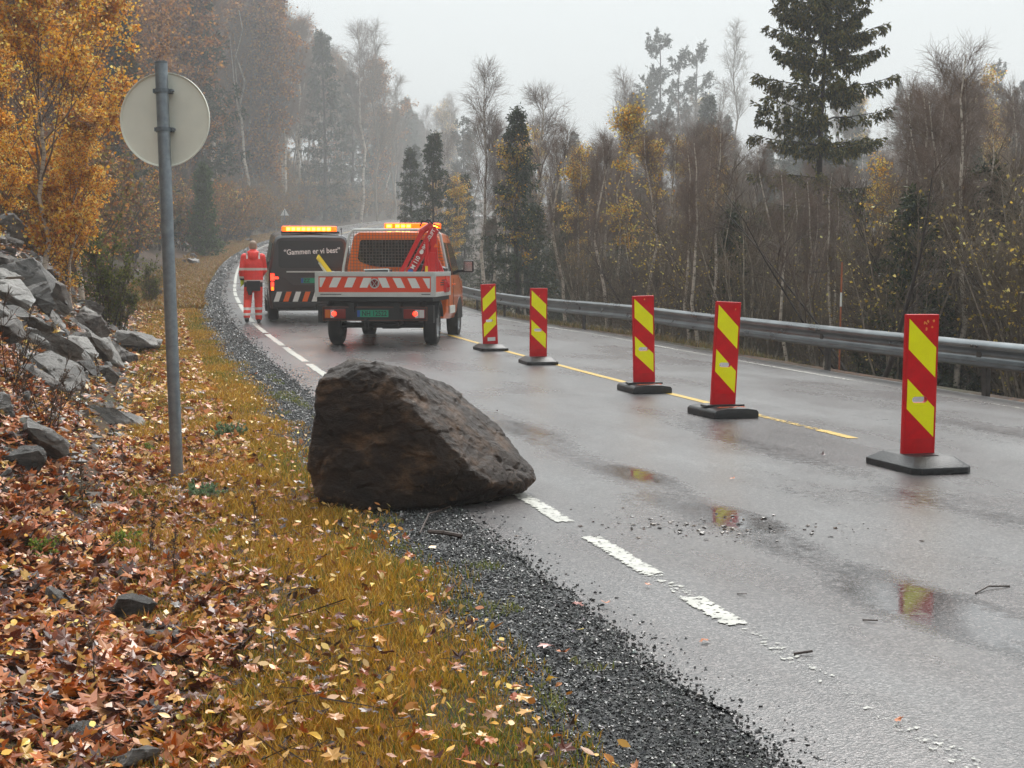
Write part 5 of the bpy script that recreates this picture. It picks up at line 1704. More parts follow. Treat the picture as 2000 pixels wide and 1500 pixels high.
# jacket with its hood lying on the shoulders
b = MB()
oval(b, [(0, 0, 0.90, 0.205, 0.145), (0, 0, 0.98, 0.212, 0.15), (0, 0, 1.12, 0.208, 0.145), (0, 0.0, 1.30, 0.222, 0.155), (0, 0, 1.42, 0.21, 0.135), (0, 0, 1.49, 0.165, 0.11), (0, 0.01, 1.56, 0.085, 0.085)])
chain(b, [shL, elL, (-0.247, 0.045, 0.995)], [0.088, 0.075, 0.062]); chain(b, [shR, elR, (0.18, 0.22, 1.075)], [0.088, 0.075, 0.062])
chain(b, [(-0.08, 0.045, 1.55), (-0.09, -0.05, 1.535), (0, -0.10, 1.52), (0.09, -0.05, 1.535), (0.08, 0.045, 1.55)], [0.045, 0.055, 0.065, 0.055, 0.045])
ball(b, (0, -0.105, 1.47), 0.10, (1.05, 0.62, 1.0)); ball(b, (0, -0.02, 1.595), 0.085, (1.0, 0.95, 0.55))
jm = skinned(b, "jacket", [M_HIVIS, M_TAPE, M_BLKC], 0.011, 4)
arm = lambda c: abs(c.x) > 0.205 and c.z < 1.42
bands(jm, [(1, lambda c: 0.905 < c.z < 0.95 and abs(c.x) < 0.222 and not (c.x > 0.12 and c.y > 0.16)), (1, lambda c: 1.165 < c.z < 1.215), (1, lambda c: arm(c) and c.x < 0 and 0.985 < c.z < 1.03),
           (1, lambda c: 1.41 < c.z < 1.55 and 0.115 < abs(c.x) < 0.150), (2, lambda c: c.x < -0.2 and 0.93 < c.z < 0.985), (2, lambda c: c.x < -0.17 and c.y > 0.03 and 1.03 < c.z < 1.14)])
link("jacket", jm, per)
b = MB()
oval(b, [(0, 0, 0.80, 0.155, 0.12), (0, 0, 0.86, 0.182, 0.135), (0, 0, 0.97, 0.175, 0.13)])
chain(b, [hipL, (kneL[0] - 0.005, kneL[1], kneL[2]), (ankL[0], ankL[1], ankL[2] + 0.03)], [0.108, 0.092, 0.076]); chain(b, [hipR, kneR, (ankR[0], ankR[1], ankR[2] + 0.02)], [0.108, 0.092, 0.076])
tm = skinned(b, "trousers", [M_HIVISD, M_TAPE, M_BLKC], 0.011, 4)
bands(tm, [(1, lambda c: 0.17 < c.z < 0.225), (1, lambda c: 0.29 < c.z < 0.345), (2, lambda c: c.z > 0.80)])
link("trousers", tm, per)
b = MB()
b.box((0.0, -0.135, 0.82), (0.30, 0.035, 0.22)); b.prism([(-0.14, 0.74), (-0.02, 0.74), (-0.04, 0.62), (-0.11, 0.62)], 1, -0.148, -0.112)
b.obj("tool_pouch", M_BLKC, per, bevel=0.012)
b = MB()
chain(b, [ankL, (ankL[0], ankL[1] - 0.03, ankL[2] - 0.05)], [0.055, 0.05]); chain(b, [(ankL[0], ankL[1] - 0.05, 0.075), (ankL[0], ankL[1] + 0.15, 0.045)], [0.047, 0.043])
link("boot", skinned(b, "boot", M_BOOT, 0.010, 2), per)
b = MB()
chain(b, [(ankR[0], ankR[1], 0.17), (ankR[0], ankR[1] - 0.01, 0.06)], [0.058, 0.052]); chain(b, [(ankR[0], ankR[1] - 0.04, 0.047), (ankR[0], ankR[1] + 0.17, 0.042)], [0.047, 0.044])
link("boot", skinned(b, "boot", M_BOOT, 0.010, 2), per)
def glove(w0, dirv, side):
    b = MB()
    w0, dv = Vector(w0), Vector(dirv).normalized()
    sd = Vector((0, 1, 0)).cross(dv).normalized() * side if abs(dv.y) < 0.9 else Vector((1, 0, 0)) * side
    fw = dv.cross(sd).normalized()
    b.tube(w0 - dv * 0.03, w0 + dv * 0.02, 0.045, 12, 0, 0.042)
    chain(b, [w0, w0 + dv * 0.075], [0.04, 0.040])
    for i, (o_, ln) in enumerate(((-0.033, 0.072), (-0.011, 0.082), (0.011, 0.078), (0.033, 0.062))):
        p0 = w0 + dv * 0.078 + fw * o_
        chain(b, [p0, p0 + dv * ln * 0.5 - sd * 0.008, p0 + dv * ln * 0.85 - sd * 0.035], [0.0115, 0.011, 0.0095], 8)
    p0 = w0 + dv * 0.03 - fw * 0.04
    chain(b, [p0, p0 + dv * 0.035 - fw * 0.02, p0 + dv * 0.062 - fw * 0.018 - sd * 0.012], [0.014, 0.0125, 0.010], 8)
    return skinned(b, "glove", M_GLOVE, 0.006, 1)
link("glove", glove((-0.246, 0.065, 0.95), (0.0, 0.14, -1), -1), per)
link("glove", glove((0.165, 0.255, 1.055), (-0.5, 0.8, -0.35), 1), per)

# ------------------------------------------------------------------ trees and shrubs
def unit(v): return v / np.maximum(np.linalg.norm(v, axis=-1, keepdims=True), 1e-9)
def grow(rng, P, Rd, n, t0, t1, lens, ang, up, segs=3, rf=0.6, rend=0.25, wob=0.12, rmin=0.003, rlen=0.016, tpow=1.0):
    """n children on each parent branch"""
    M, k, _ = P.shape
    t = t0 + (t1 - t0) * rng.random((M, n)) ** tpow
    f = t * (k - 1); i = np.clip(f.astype(int), 0, k - 2); fr = (f - i)[..., None]
    mi = np.arange(M)[:, None]
    a, b = P[mi, i], P[mi, i + 1]
    base = (a * (1 - fr) + b * fr).reshape(-1, 3)
    tang = unit(b - a).reshape(-1, 3)
    rad = (Rd[mi, i] * (1 - fr[..., 0]) + Rd[mi, i + 1] * fr[..., 0]).reshape(-1)
    tt = t.reshape(-1)
    N = len(tt)
    perp = unit(np.cross(rng.normal(0, 1, (N, 3)), tang))
    an = (ang * (0.7 + 0.6 * rng.random(N)))[:, None]
    dr = np.cos(an) * tang + np.sin(an) * perp
    dr[:, 2] += up
    dr = unit(dr)
    L = lens(tt) * (0.6 + 0.7 * rng.random(N))
    st = (L / segs)[:, None]
    pts = [base]
    for s in range(segs):
        dr = unit(dr + rng.normal(0, wob, (N, 3)) + np.array([0, 0, up * 0.35]))
        pts.append(pts[-1] + dr * st)
    Pn = np.stack(pts, 1)
    r0 = np.maximum(np.minimum(rad * rf, L * rlen), rmin)
    Rn = r0[:, None] * np.linspace(1, rend, segs + 1)[None]
    return Pn, np.maximum(Rn, rmin * 0.55)
def tubes(P, Rd, k=3):
    M, n, _ = P.shape
    T = unit(np.gradient(P, axis=1))
    ov = unit(P[:, -1] - P[:, 0])
    ref = np.where(np.abs(ov[:, 2:3]) > 0.8, np.array([[1.0, 0, 0]]), np.array([[0, 0, 1.0]]))[:, None, :]
    n1 = unit(np.cross(T, np.broadcast_to(ref, T.shape)))
    n2 = np.cross(T, n1)
    a = 2 * np.pi * np.arange(k) / k
    ring = P[:, :, None, :] + Rd[:, :, None, None] * (np.cos(a)[None, None, :, None] * n1[:, :, None, :] + np.sin(a)[None, None, :, None] * n2[:, :, None, :])
    V = ring.reshape(-1, 3)
    m, j, c = np.meshgrid(np.arange(M), np.arange(n - 1), np.arange(k), indexing='ij')
    b0 = (m * n + j) * k
    F = np.stack([b0 + c, b0 + (c + 1) % k, b0 + k + (c + 1) % k, b0 + k + c], -1).reshape(-1, 4)
    return V, F
def tube_mesh(name, groups, m):
    Vs, Fs, o = [], [], 0
    for P, Rd, k in groups:
        V, F = tubes(P, Rd, k)
        Vs.append(V); Fs.append(F + o); o += len(V)
    return mesh_np(name, np.concatenate(Vs), [np.concatenate(Fs)], [m], smooth=True)
def along(rng, P, n, t0=0.0, t1=1.0):
    M, k, _ = P.shape
    t = t0 + (t1 - t0) * rng.random((M, n)); f = t * (k - 1); i = np.clip(f.astype(int), 0, k - 2); fr = (f - i)[..., None]
    mi = np.arange(M)[:, None]
    a, b = P[mi, i], P[mi, i + 1]
    return (a * (1 - fr) + b * fr).reshape(-1, 3), unit(b - a).reshape(-1, 3)
def cards(rng, base, dirs, L, W, colr, name, m):
    N = len(base)
    side = unit(np.cross(dirs, rng.normal(0, 1, (N, 3))))
    nrm = np.cross(side, dirs)
    L, W = np.broadcast_to(L, N)[:, None], np.broadcast_to(W, N)[:, None]
    mid = base + dirs * L * 0.45 + nrm * L * 0.12 * rng.normal(0, 1, (N, 1))
    V = np.stack([base, mid + side * W, base + dirs * L, mid - side * W], 1).reshape(-1, 3)
    b = np.arange(N) * 4
    return mesh_np(name, V, [np.stack([b, b + 1, b + 2], -1), np.stack([b, b + 2, b + 3], -1)], [m], col=np.repeat(colr, 4, 0))

def birch_bark():
    m = bpy.data.materials.new("birch bark")
    m.use_nodes = True
    N, L = m.node_tree.nodes, m.node_tree.links
    b = N["Principled BSDF"]
    tc = N.new("ShaderNodeTexCoord"); mp = N.new("ShaderNodeMapping"); mp.inputs["Scale"].default_value = (3.5, 3.5, 9)
    L.new(tc.outputs["Object"], mp.inputs["Vector"])
    nz = N.new("ShaderNodeTexNoise"); nz.inputs["Scale"].default_value = 1.6; nz.inputs["Detail"].default_value = 6; nz.inputs["Roughness"].default_value = 0.75
    L.new(mp.outputs[0], nz.inputs["Vector"])
    rp = N.new("ShaderNodeValToRGB"); e = rp.color_ramp.elements
    e[0].position = 0.38; e[0].color = (0.03, 0.022, 0.018, 1); e[1].position = 0.47; e[1].color = (0.52, 0.44, 0.36, 1)
    x = e.new(0.7); x.color = (0.66, 0.60, 0.52, 1)
    L.new(nz.outputs["Fac"], rp.inputs[0]); L.new(rp.outputs[0], b.inputs["Base Color"])
    b.inputs["Roughness"].default_value = 0.6
    return m
M_BIRCH = birch_bark()
M_BARKG = mat("grey bark", lin(146, 132, 116), 0.8, noise=0.5, nscale=9, stretch=(3, 3, 1))
M_BARKL = mat("pale grey bark", lin(176, 164, 146), 0.8, noise=0.55, nscale=7, stretch=(3, 3, 1))
M_BARKD = mat("dark wet bark", lin(58, 48, 42), 0.7, noise=0.5, nscale=9, stretch=(3, 3, 1))
M_TWIGR = mat("reddish birch twigs", lin(114, 94, 80), 0.7, noise=0.2, nscale=1.5)
M_TWIGG = mat("grey brown twigs", lin(118, 103, 84), 0.7, noise=0.4, nscale=1.2)
M_TWIGD = mat("dark twigs", lin(84, 68, 56), 0.7, noise=0.4, nscale=1.2)
M_FOL = leaf_mat("autumn tree leaves", 0.5, 0.5, 0.35)
M_NEED = leaf_mat("spruce needles", 0.5, 0.12, 0.3)
ORANGE = [(244, 184, 62), (236, 166, 50), (246, 198, 90), (210, 138, 48), (250, 214, 128), (166, 106, 46)]
BROWN = [(150, 98, 52), (124, 80, 46), (176, 118, 58), (104, 70, 42), (190, 138, 70)]
PALEY = [(222, 196, 96), (206, 178, 80), (232, 212, 130), (186, 156, 64)]
OLIVE = [(126, 112, 52), (150, 128, 60), (106, 98, 50)]
SPRUCEG = [(46, 60, 40), (58, 70, 44), (36, 50, 36), (70, 78, 46)]
SPRUCEO = [(80, 80, 32), (100, 94, 36), (62, 68, 30), (120, 110, 44), (50, 56, 28)]

def trunk_line(rng, h, r, bend=0.02, n=9, lean=0.0, top=0.12):
    z = np.linspace(0, h, n)
    x = np.cumsum(rng.normal(0, bend, n)) * h / n; y = np.cumsum(rng.normal(0, bend, n)) * h / n
    x += lean * z
    P = np.stack([x - x[0], y - y[0], z - 0.25 * (z == 0)], -1)[None]
    rr_ = r * np.linspace(1, top, n) ** 0.9
    return P, rr_[None]

def make_birch(seed, h, r=None, nb=34, leaf=None, leaf_n=0, first=0.30, twigm=None, bark=None, lsize=0.05, dense=1.3, forked=False, spread=0.26, twr=0.0045):
    rng = np.random.default_rng(seed)
    r = r or h * 0.0085
    P, Rd = trunk_line(rng, h, r, 0.16)
    if forked:
        P2, R2 = grow(rng, P, Rd, 2, 0.4, 0.55, lambda t: h * 0.5 + 0 * t, 0.35, 0.5, 6, 0.75, 0.15, 0.05, 0.01, 0.03)
    B1, Q1 = grow(rng, P, Rd, nb, first, 0.97, lambda t: h * spread * (1.08 - t) ** 0.7 * np.minimum(1, 0.45 + 2.2 * (t - first)), 0.75, 0.30, 4, 0.5, 0.3, 0.10, 0.006, 0.013)
    B2, Q2 = grow(rng, B1, Q1, int(9 * dense), 0.15, 1.0, lambda t: h * 0.085 * (1.15 - 0.6 * t), 0.65, 0.10, 3, 0.6, 0.3, 0.16, twr, 0.012)
    B3, Q3 = grow(rng, B2, Q2, int(5 * dense), 0.2, 1.0, lambda t: h * 0.045 + 0 * t, 0.6, -0.06, 2, 0.7, 0.5, 0.2, twr * 0.8, 0.01)
    out = {"trunk": tube_mesh("trunk", [(P, Rd, 10)] + ([(P2, R2, 8)] if forked else []), bark or M_BIRCH),
           "branches": tube_mesh("branches", [(B1, Q1, 4), (B2, Q2, 3), (B3, Q3, 3)], twigm or M_TWIGR)}
    if leaf:
        ba, dr = along(rng, np.concatenate([B2[:, ::1], ]), max(1, leaf_n // len(B2)))
        ba3, dr3 = along(rng, B3, max(1, leaf_n // len(B3)))
        ba, dr = np.concatenate([ba, ba3]), np.concatenate([dr, dr3])
        # leaves keep to some boughs and leave others bare
        q = ba / h * 9
        cl = vnoise(q[:, 0] + 3.1 * q[:, 2], q[:, 1] + 1.7 * q[:, 2], seed) 
        ok = rng.random(len(ba)) < np.clip(0.40 + 1.1 * cl, 0.03, 1)
        ba, dr = ba[ok], dr[ok]
        n = len(ba)
        dv = unit(dr * 0.5 + rng.normal(0, 0.7, (n, 3)) + np.array([0, 0, -0.35]))
        s = lsize * (0.7 + 0.7 * rng.random(n))
        out["foliage"] = cards(rng, ba + rng.normal(0, lsize * 0.6, (n, 3)), dv, s, s * 0.38, pick(rng, leaf, n, None, 0.2), "foliage", M_FOL)
    out["h"] = h
    return out

def make_shrub(seed, h, stems=9, leaf=None, leaf_n=0, twigm=None, bark=None, lsize=0.05, spread=0.35, thick=0.017, d1=12, d2=7, twr=0.0045, low=0.10):
    rng = np.random.default_rng(seed)
    a = rng.random(stems) * 2 * np.pi
    n = 7
    dirs = unit(np.stack([np.cos(a) * spread * rng.random(stems) * 1.6, np.sin(a) * spread * rng.random(stems) * 1.6, np.ones(stems)], -1))
    base = np.stack([np.cos(a) * 0.22 * rng.random(stems), np.sin(a) * 0.22 * rng.random(stems), -0.15 * np.ones(stems)], -1) * (h / 3.0)
    hh = h * (0.55 + 0.5 * rng.random(stems))
    pts = [base]
    for s in range(n - 1):
        dirs = unit(dirs + rng.normal(0, 0.10, (stems, 3)) + np.array([0, 0, 0.06]))
        pts.append(pts[-1] + dirs * (hh / (n - 1))[:, None])
    P = np.stack(pts, 1)
    Rd = (thick * h / 3 * (0.6 + 0.8 * rng.random(stems)))[:, None] * np.linspace(1, 0.2, n)[None]
    B1, Q1 = grow(rng, P, Rd, d1, low, 1.0, lambda t: h * 0.30 * (1.15 - 0.8 * t), 0.70, 0.22, 4, 0.6, 0.3, 0.13, twr * 1.3, 0.012)
    B2, Q2 = grow(rng, B1, Q1, d2, 0.15, 1.0, lambda t: h * 0.10 + 0 * t, 0.65, 0.08, 3, 0.7, 0.4, 0.17, twr, 0.010)
    B3, Q3 = grow(rng, B2, Q2, 1, 0.2, 1.0, lambda t: h * 0.05 + 0 * t, 0.6, 0.05, 2, 0.7, 0.5, 0.2, twr * 0.8, 0.010)
    out = {"stems": tube_mesh("stems", [(P, Rd, 6)], bark or M_BARKG), "branches": tube_mesh("branches", [(B1, Q1, 3), (B2, Q2, 3), (B3, Q3, 3)], twigm or M_TWIGG)}
    if leaf:
        ba, dr = along(rng, B2, max(1, int(round(leaf_n / len(B2) + 0.5))))
        ok = rng.random(len(ba)) < leaf_n / len(ba) * np.clip(0.9 + 0.9 * vnoise(ba[:, 0] * 2.2 + ba[:, 2], ba[:, 1] * 2.2 + 2 * ba[:, 2], seed), 0.05, 2)
        ba, dr = ba[ok], dr[ok]; n = len(ba)
        dv = unit(dr * 0.4 + rng.normal(0, 0.7, (n, 3)) + np.array([0, 0, -0.3]))
        s = lsize * (0.7 + 0.7 * rng.random(n))
        out["foliage"] = cards(rng, ba, dv, s, s * 0.40, pick(rng, leaf, n, None, 0.2), "foliage", M_FOL)
    out["h"] = h
    return out

def make_spruce(seed, h, w, pal, whorl=0.34, per=6, sprigs=12, needles=5, lo=0.06, droop=0.5, sparse=0.0, nl=0.10, hang=-0.35, pexp=0.95):
    rng = np.random.default_rng(seed)
    P, Rd = trunk_line(rng, h, h * 0.0125, 0.03, 9, 0, 0.06)
    zs = []
    z = h * lo
    while z < h * 0.985:
        k = per if z < h * 0.9 else 4
        for j in range(k):
            if rng.random() > sparse: zs.append(z + rng.normal(0, whorl * 0.22))
        z += whorl * (0.75 + 0.5 * rng.random()) * (1.0 if z < h * 0.8 else 0.6)
    zs = np.array(zs); N = len(zs)
    f = np.clip(1 - zs / h, 0.01, 1)
    L = w * f ** pexp * (0.60 + 0.60 * rng.random(N)) + 0.05
    a = np.arange(N) * 2.39996 + rng.normal(0, 0.35, N)
    s = np.linspace(0, 1, 6)
    rise = (0.45 * (1 - f) + 0.10)[:, None]
    dz = L[:, None] * (rise * s - droop * (f[:, None] ** 0.7) * s ** 1.6 * 0.9 + 0.30 * f[:, None] * s ** 4)
    x0 = np.interp(zs, P[0, :, 2], P[0, :, 0]); y0 = np.interp(zs, P[0, :, 2], P[0, :, 1])
    B = np.stack([x0[:, None] + np.cos(a)[:, None] * L[:, None] * s, y0[:, None] + np.sin(a)[:, None] * L[:, None] * s, zs[:, None] + dz], -1)
    B[:, 1:-1] += rng.normal(0, 0.02, B[:, 1:-1].shape)
    Q = np.maximum(L[:, None] * 0.013, 0.006) * np.linspace(1, 0.25, 6)[None]
    S, SQ = grow(rng, B, Q, sprigs, 0.05, 1.0, lambda t: 0.10 + 0.22 * w / 1.6 * (1.2 - t), 0.80, hang, 3, 0.5, 0.3, 0.12, 0.003, 0.02, 0.85)
    S2, SQ2 = grow(rng, S, SQ, 2, 0.3, 0.9, lambda t: 0.12 + 0 * t, 0.7, hang * 0.6, 2, 0.6, 0.4, 0.12, 0.003, 0.02)
    out = {"trunk": tube_mesh("trunk", [(P, Rd, 10)], M_BARKD), "branches": tube_mesh("branches", [(B, Q, 4)], M_BARKD)}
    bs, ds = [], []
    for Z, k in ((S, needles), (S2, max(2, needles // 2)), (B[:, 1:], needles * 3)):
        p, d_ = along(rng, Z, k, 0.0, 1.0)
        bs.append(p); ds.append(d_)
    ba, dr = np.concatenate(bs), np.concatenate(ds)
    n = len(ba)
    dv = unit(dr * 0.9 + rng.normal(0, 0.42, (n, 3)) + np.array([0, 0, hang * 0.3]))
    ln = nl * (0.7 + 0.6 * rng.random(n))
    c = pick(rng, pal, n, None, 0.2)
    out["crown"] = cards(rng, ba, dv, ln, ln * 0.17, c, "crown", M_NEED)
    out["h"] = h
    return out

def make_pine(seed, h):
    rng = np.random.default_rng(seed)
    P, Rd = trunk_line(rng, h, h * 0.012, 0.04)
    B1, Q1 = grow(rng, P, Rd, 46, 0.34, 0.99, lambda t: h * 0.16 * (1.25 - t) ** 0.6, 1.05, 0.10, 4, 0.4, 0.3, 0.15, 0.02, 0.02)
    B2, Q2 = grow(rng, B1, Q1, 7, 0.35, 1.0, lambda t: h * 0.05 + 0 * t, 0.7, 0.15, 3, 0.5, 0.3, 0.2, 0.012, 0.02)
    ba, dr = along(rng, B2, 16, 0.1, 1)
    n = len(ba)
    dv = unit(dr * 0.5 + rng.normal(0, 0.8, (n, 3)) + np.array([0, 0, 0.2]))
    return {"trunk": tube_mesh("trunk", [(P, Rd, 8)], M_BARKD), "branches": tube_mesh("branches", [(B1, Q1, 4), (B2, Q2, 3)], M_BARKD),
            "crown": cards(rng, ba, dv, h * 0.020 * (0.7 + 0.6 * rng.random(n)), h * 0.0035, pick(rng, [(52, 64, 48), (62, 72, 50), (40, 52, 42)], n), "crown", M_NEED), "h": h}

KIND = {
    "bare_birch": [make_birch(i, 9.0, None, 34, None, 0, 0.34) for i in (1, 2, 3)] + [make_birch(4, 9.0, None, 30, None, 0, 0.34, forked=True)],
    "slim_birch": [make_birch(i, 6.0, 0.058, 26, None, 0, 0.42, spread=0.20, twr=0.003) for i in (11, 12)],
    "orange_birch": [make_birch(i, 9.0, None, 46, ORANGE, 26000, 0.06, lsize=0.095, spread=0.46) for i in (21, 22, 23)],
    "brown_tree": [make_birch(i, 9.0, 0.06, 46, BROWN, 17000, 0.05, M_TWIGD, M_BARKG, 0.11, spread=0.44) for i in (31, 32, 33)],
    "yellowing_birch": [make_birch(i, 8.0, 0.055, 34, ORANGE[:3] + PALEY, 3800, 0.28, M_TWIGR, None, 0.085, spread=0.24) for i in (41, 42)],
    "bare_tree": [make_birch(i, 10.0, 0.085, 30, None, 0, 0.30, M_TWIGG, M_BARKG, spread=0.34, twr=0.007) for i in (51, 52)],
    "bare_shrub": [make_shrub(i, 3.2, 9, bark=(M_BARKG, M_BARKL, M_BARKL)[i - 61], thick=0.019) for i in (61, 62, 63)] + [make_shrub(64, 3.2, 8, None, 0, M_TWIGD, M_BARKD)],
    "yellow_shrub": [make_shrub(i, 3.6, 9, PALEY + OLIVE[:1], 330, lsize=0.06) for i in (71, 72)],
    "brown_shrub": [make_shrub(i, 2.8, 12, BROWN + OLIVE, 4200, M_TWIGD, M_BARKD, 0.075, 0.45) for i in (81, 82, 83)],
    "orange_shrub": [make_shrub(i, 3.0, 11, ORANGE + BROWN[:2], 5000, M_TWIGD, M_BARKD, 0.075, 0.40) for i in (86, 87)],
    "spruce": [make_spruce(i, 9.0, 2.1, SPRUCEG, 0.56, 6, 15, 5, nl=0.14) for i in (91, 92)],
    "young_spruce": [make_spruce(i, 3.6, 1.05, SPRUCEG + SPRUCEO[:1], 0.22, 7, 10, 5, 0.02, 0.35, nl=0.085) for i in (95, 96)],
    "pine": [make_pine(i, 18.0) for i in (98, 99)],
}
CAT = {"bare_birch": "birch", "slim_birch": "birch", "orange_birch": "birch", "brown_tree": "tree", "yellowing_birch": "birch", "bare_tree": "tree", "bare_shrub": "shrub",
       "yellow_shrub": "shrub", "brown_shrub": "shrub", "orange_shrub": "shrub", "spruce": "spruce", "young_spruce": "spruce", "pine": "pine", "big_spruce": "spruce", "dark_crooked_tree": "tree", "green_shrub": "shrub", "green_column": "juniper"}
tr_rng = random.Random(12)
def tree(kind, x, d, h, label, group=None, var=None, tmpl=None, rz=None, lean=(0, 0)):
    k = tmpl or KIND[kind][tr_rng.randrange(len(KIND[kind])) if var is None else var]
    s = h / k["h"]
    e = empty(kind, (x, d, float(H(x, d)) - 0.03), tr_rng.uniform(0, 6.28) if rz is None else rz, s)
    if lean != (0, 0): e.rotation_euler = (lean[0], lean[1], e.rotation_euler.z)
    tag(e, label, CAT[kind], group)
    for nm, me in k.items():
        if nm != "h":
            link(nm, me, e)
    return e
def tree_at(kind, u, d, vtop, label, group=None, **kw):
    """a tree at the bearing of photo column u, d metres ahead, tall enough to reach row vtop"""
    p = at(u, vtop, d)
    return tree(kind, p.x, d, p.z - float(H(p.x, d)), label, group, **kw)

# ---- named trees right of the road
big = make_spruce(777, 12.0, 3.0, SPRUCEO, 0.68, 8, 36, 10, 0.06, 0.62, 0.08, 0.12, -0.65, pexp=0.42)
p = at(1602, 400, 40)
tree("big_spruce", p.x, 40, at(1602, -95, 40).z - float(H(p.x, 40)), "tallest dark green spruce with drooping boughs, its top out of the photo", tmpl=big, rz=0.6)
tree_at("slim_birch", 1880, 23.5, 96, "slender white birch in front of the thicket behind the nearest board", "", var=0, rz=0.3)
tree_at("slim_birch", 1852, 24.2, 300, "thinner white birch leaning beside the slender tall one", "", var=1, lean=(0, 0.04))
crook = make_shrub(501, 4.6, 3, None, 0, M_TWIGD, M_BARKD, spread=0.6, thick=0.026, d1=12, d2=7, twr=0.005, low=0.3)
tree_at("dark_crooked_tree", 1705, 22.5, 215, "crooked black stemmed tree forking behind the guard rail", tmpl=crook, rz=5.2)
tree_at("spruce", 843, 76, 250, "fuller of the two green spruces above the orange truck's cab", var=0)
tree_at("spruce", 800, 88, 285, "darker thinner spruce beside the fuller one above the truck", var=1)
tree_at("spruce", 1012, 48, 205, "spruce with a thin bare tip behind the first two boards", var=1)
tree_at("young_spruce", 1040, 50, 395, "dark young spruce just behind the rail at the first boards", var=0)
tree_at("young_spruce", 962, 62, 420, "young spruce behind the rail right of the truck's mirror", var=1)
tree_at("bare_birch", 945, 60, 140, "tall bare birch with fine reddish twigs, first right of the two spruces", var=0)
tree_at("bare_birch", 1058, 52, 168, "tall bare birch rising right of the thin tipped spruce", var=1)
tree_at("slim_birch", 1122, 43, 300, "white stemmed birch standing behind the second board", var=0)
tree_at("slim_birch", 1108, 45, 250, "white birch stem left of the one behind the second board", var=1)
tree_at("slim_birch", 1192, 37, 270, "pale twin birch stem left of the third board", var=1)
tree_at("yellowing_birch", 1205, 40, 205, "birch with an orange yellow crown left of the third board", var=0)
tree_at("yellowing_birch", 1030, 48, 262, "small birch with a patch of orange leaves before the thin tipped spruce", var=1)
tree_at("yellowing_birch", 890, 74, 350, "birch with pale yellow leaves right above the truck's cab", var=1)
tree_at("pine", 1292, 240, 78, "tallest faint grey pine far off in the fog")
tree_at("pine", 1325, 245, 112, "second faint pine in the fog, right of the tallest")
tree_at("pine", 1360, 255, 100, "third faint pine in the fog")
tree_at("pine", 1262, 250, 150, "lower faint pine left of the tallest one in the fog")
tree_at("bare_tree", 1440, 240, 60, "faint bare tree in the fog left of the big spruce")
tree_at("pine", 1946, 190, 132, "faint pine in the fog right of the slender birch")
tree_at("pine", 1992, 185, 168, "faint pine at the frame's edge in the fog")
# ---- named trees left of the road
tree_at("orange_birch", 62, 24.5, -130, "orange leaved birch filling the photo's upper left corner", var=0)
tree_at("orange_birch", 150, 29, -60, "orange birch right of the corner one, reaching down to the scree", var=1)
tree_at("orange_birch", -30, 21.0, 60, "orange birch cut by the frame above the scree", var=2)
tree_at("orange_birch", 130, 25.0, 215, "small orange birch low over the scree heap", var=2)
tree_at("spruce", 385, 130, -100, "dark grey green spruce behind the round sign's top", var=0)
tree_at("spruce", 225, 75, -20, "dark spruce between the orange birches and the sign", var=1)
tree_at("bare_birch", 415, 140, -60, "white birch with a long bare stem right of the round sign", var=0)
tree_at("bare_birch", 556, 185, -20, "forked white birch standing over the van", var=3)
tree_at("bare_birch", 700, 225, 45, "white bare birch at the end of the wooded slope", var=1)
tree_at("bare_tree", 735, 240, 70, "wide bare tree at the foot of the misty slope", var=0)
tree_at("bare_tree", 770, 255, 165, "lower leaning bare tree, last before the open sky", var=1)
tree_at("spruce", 632, 215, 55, "misty spruce among the bare trees on the slope", var=1)
gcol = make_spruce(601, 2.6, 0.50, [(64, 92, 40), (80, 106, 46), (48, 72, 34)], 0.16, 8, 8, 6, 0.02, 0.1, nl=0.08, hang=0.25)
tree_at("green_column", 397, 95, 326, "narrow bright green juniper behind the sign post", tmpl=gcol)
gsh = make_shrub(605, 2.4, 9, [(96, 104, 44), (120, 122, 54), (76, 86, 38)], 2400, M_TWIGD, M_BARKD, 0.06, 0.4)
tree_at("green_shrub", 205, 27.5, 430, "olive green bush at the top edge of the scree", tmpl=gsh)
tree_at("green_shrub", 226, 28.5, 500, "lower olive bush hanging over the end of the scree", tmpl=gsh)
tree_at("green_shrub", 292, 43, 500, "olive green bush left of the sign post", tmpl=gsh)

# ---- the rest of the wood, kind by kind
def fill(n, spec, du, dd, vt, label_fn, group, seed, lmin=None):
    rg = random.Random(seed)
    kinds = [k for k, w in spec for _ in range(w)]
    c = 0
    tries = 0
    while c < n and tries < n * 30:
        tries += 1
        d_ = dd[0] + (dd[1] - dd[0]) * rg.random() ** 1.15
        u = rg.uniform(*du)
        kd = rg.choice(kinds)
        x = at(u, 500, d_).x
        l = float(XL(d_)) - x
        if lmin and not lmin(l, d_): continue
        v = vt(u, kd, d_) + rg.gauss(0, 28)
        h = at(u, v, d_).z - float(H(x, d_))
        lim = {"young_spruce": (1.2, 4.5), "bare_shrub": (1.3, 5.5), "yellow_shrub": (1.5, 5.5), "brown_shrub": (1.0, 4.5), "orange_shrub": (1.2, 4.8)}.get(kd, (3.5, 25.0))
        h = min(max(h, lim[0]), lim[1])
        tree(kd, x, d_, h, label_fn(kd), group + " (" + kd.replace("_", " ") + ")")
        c += 1
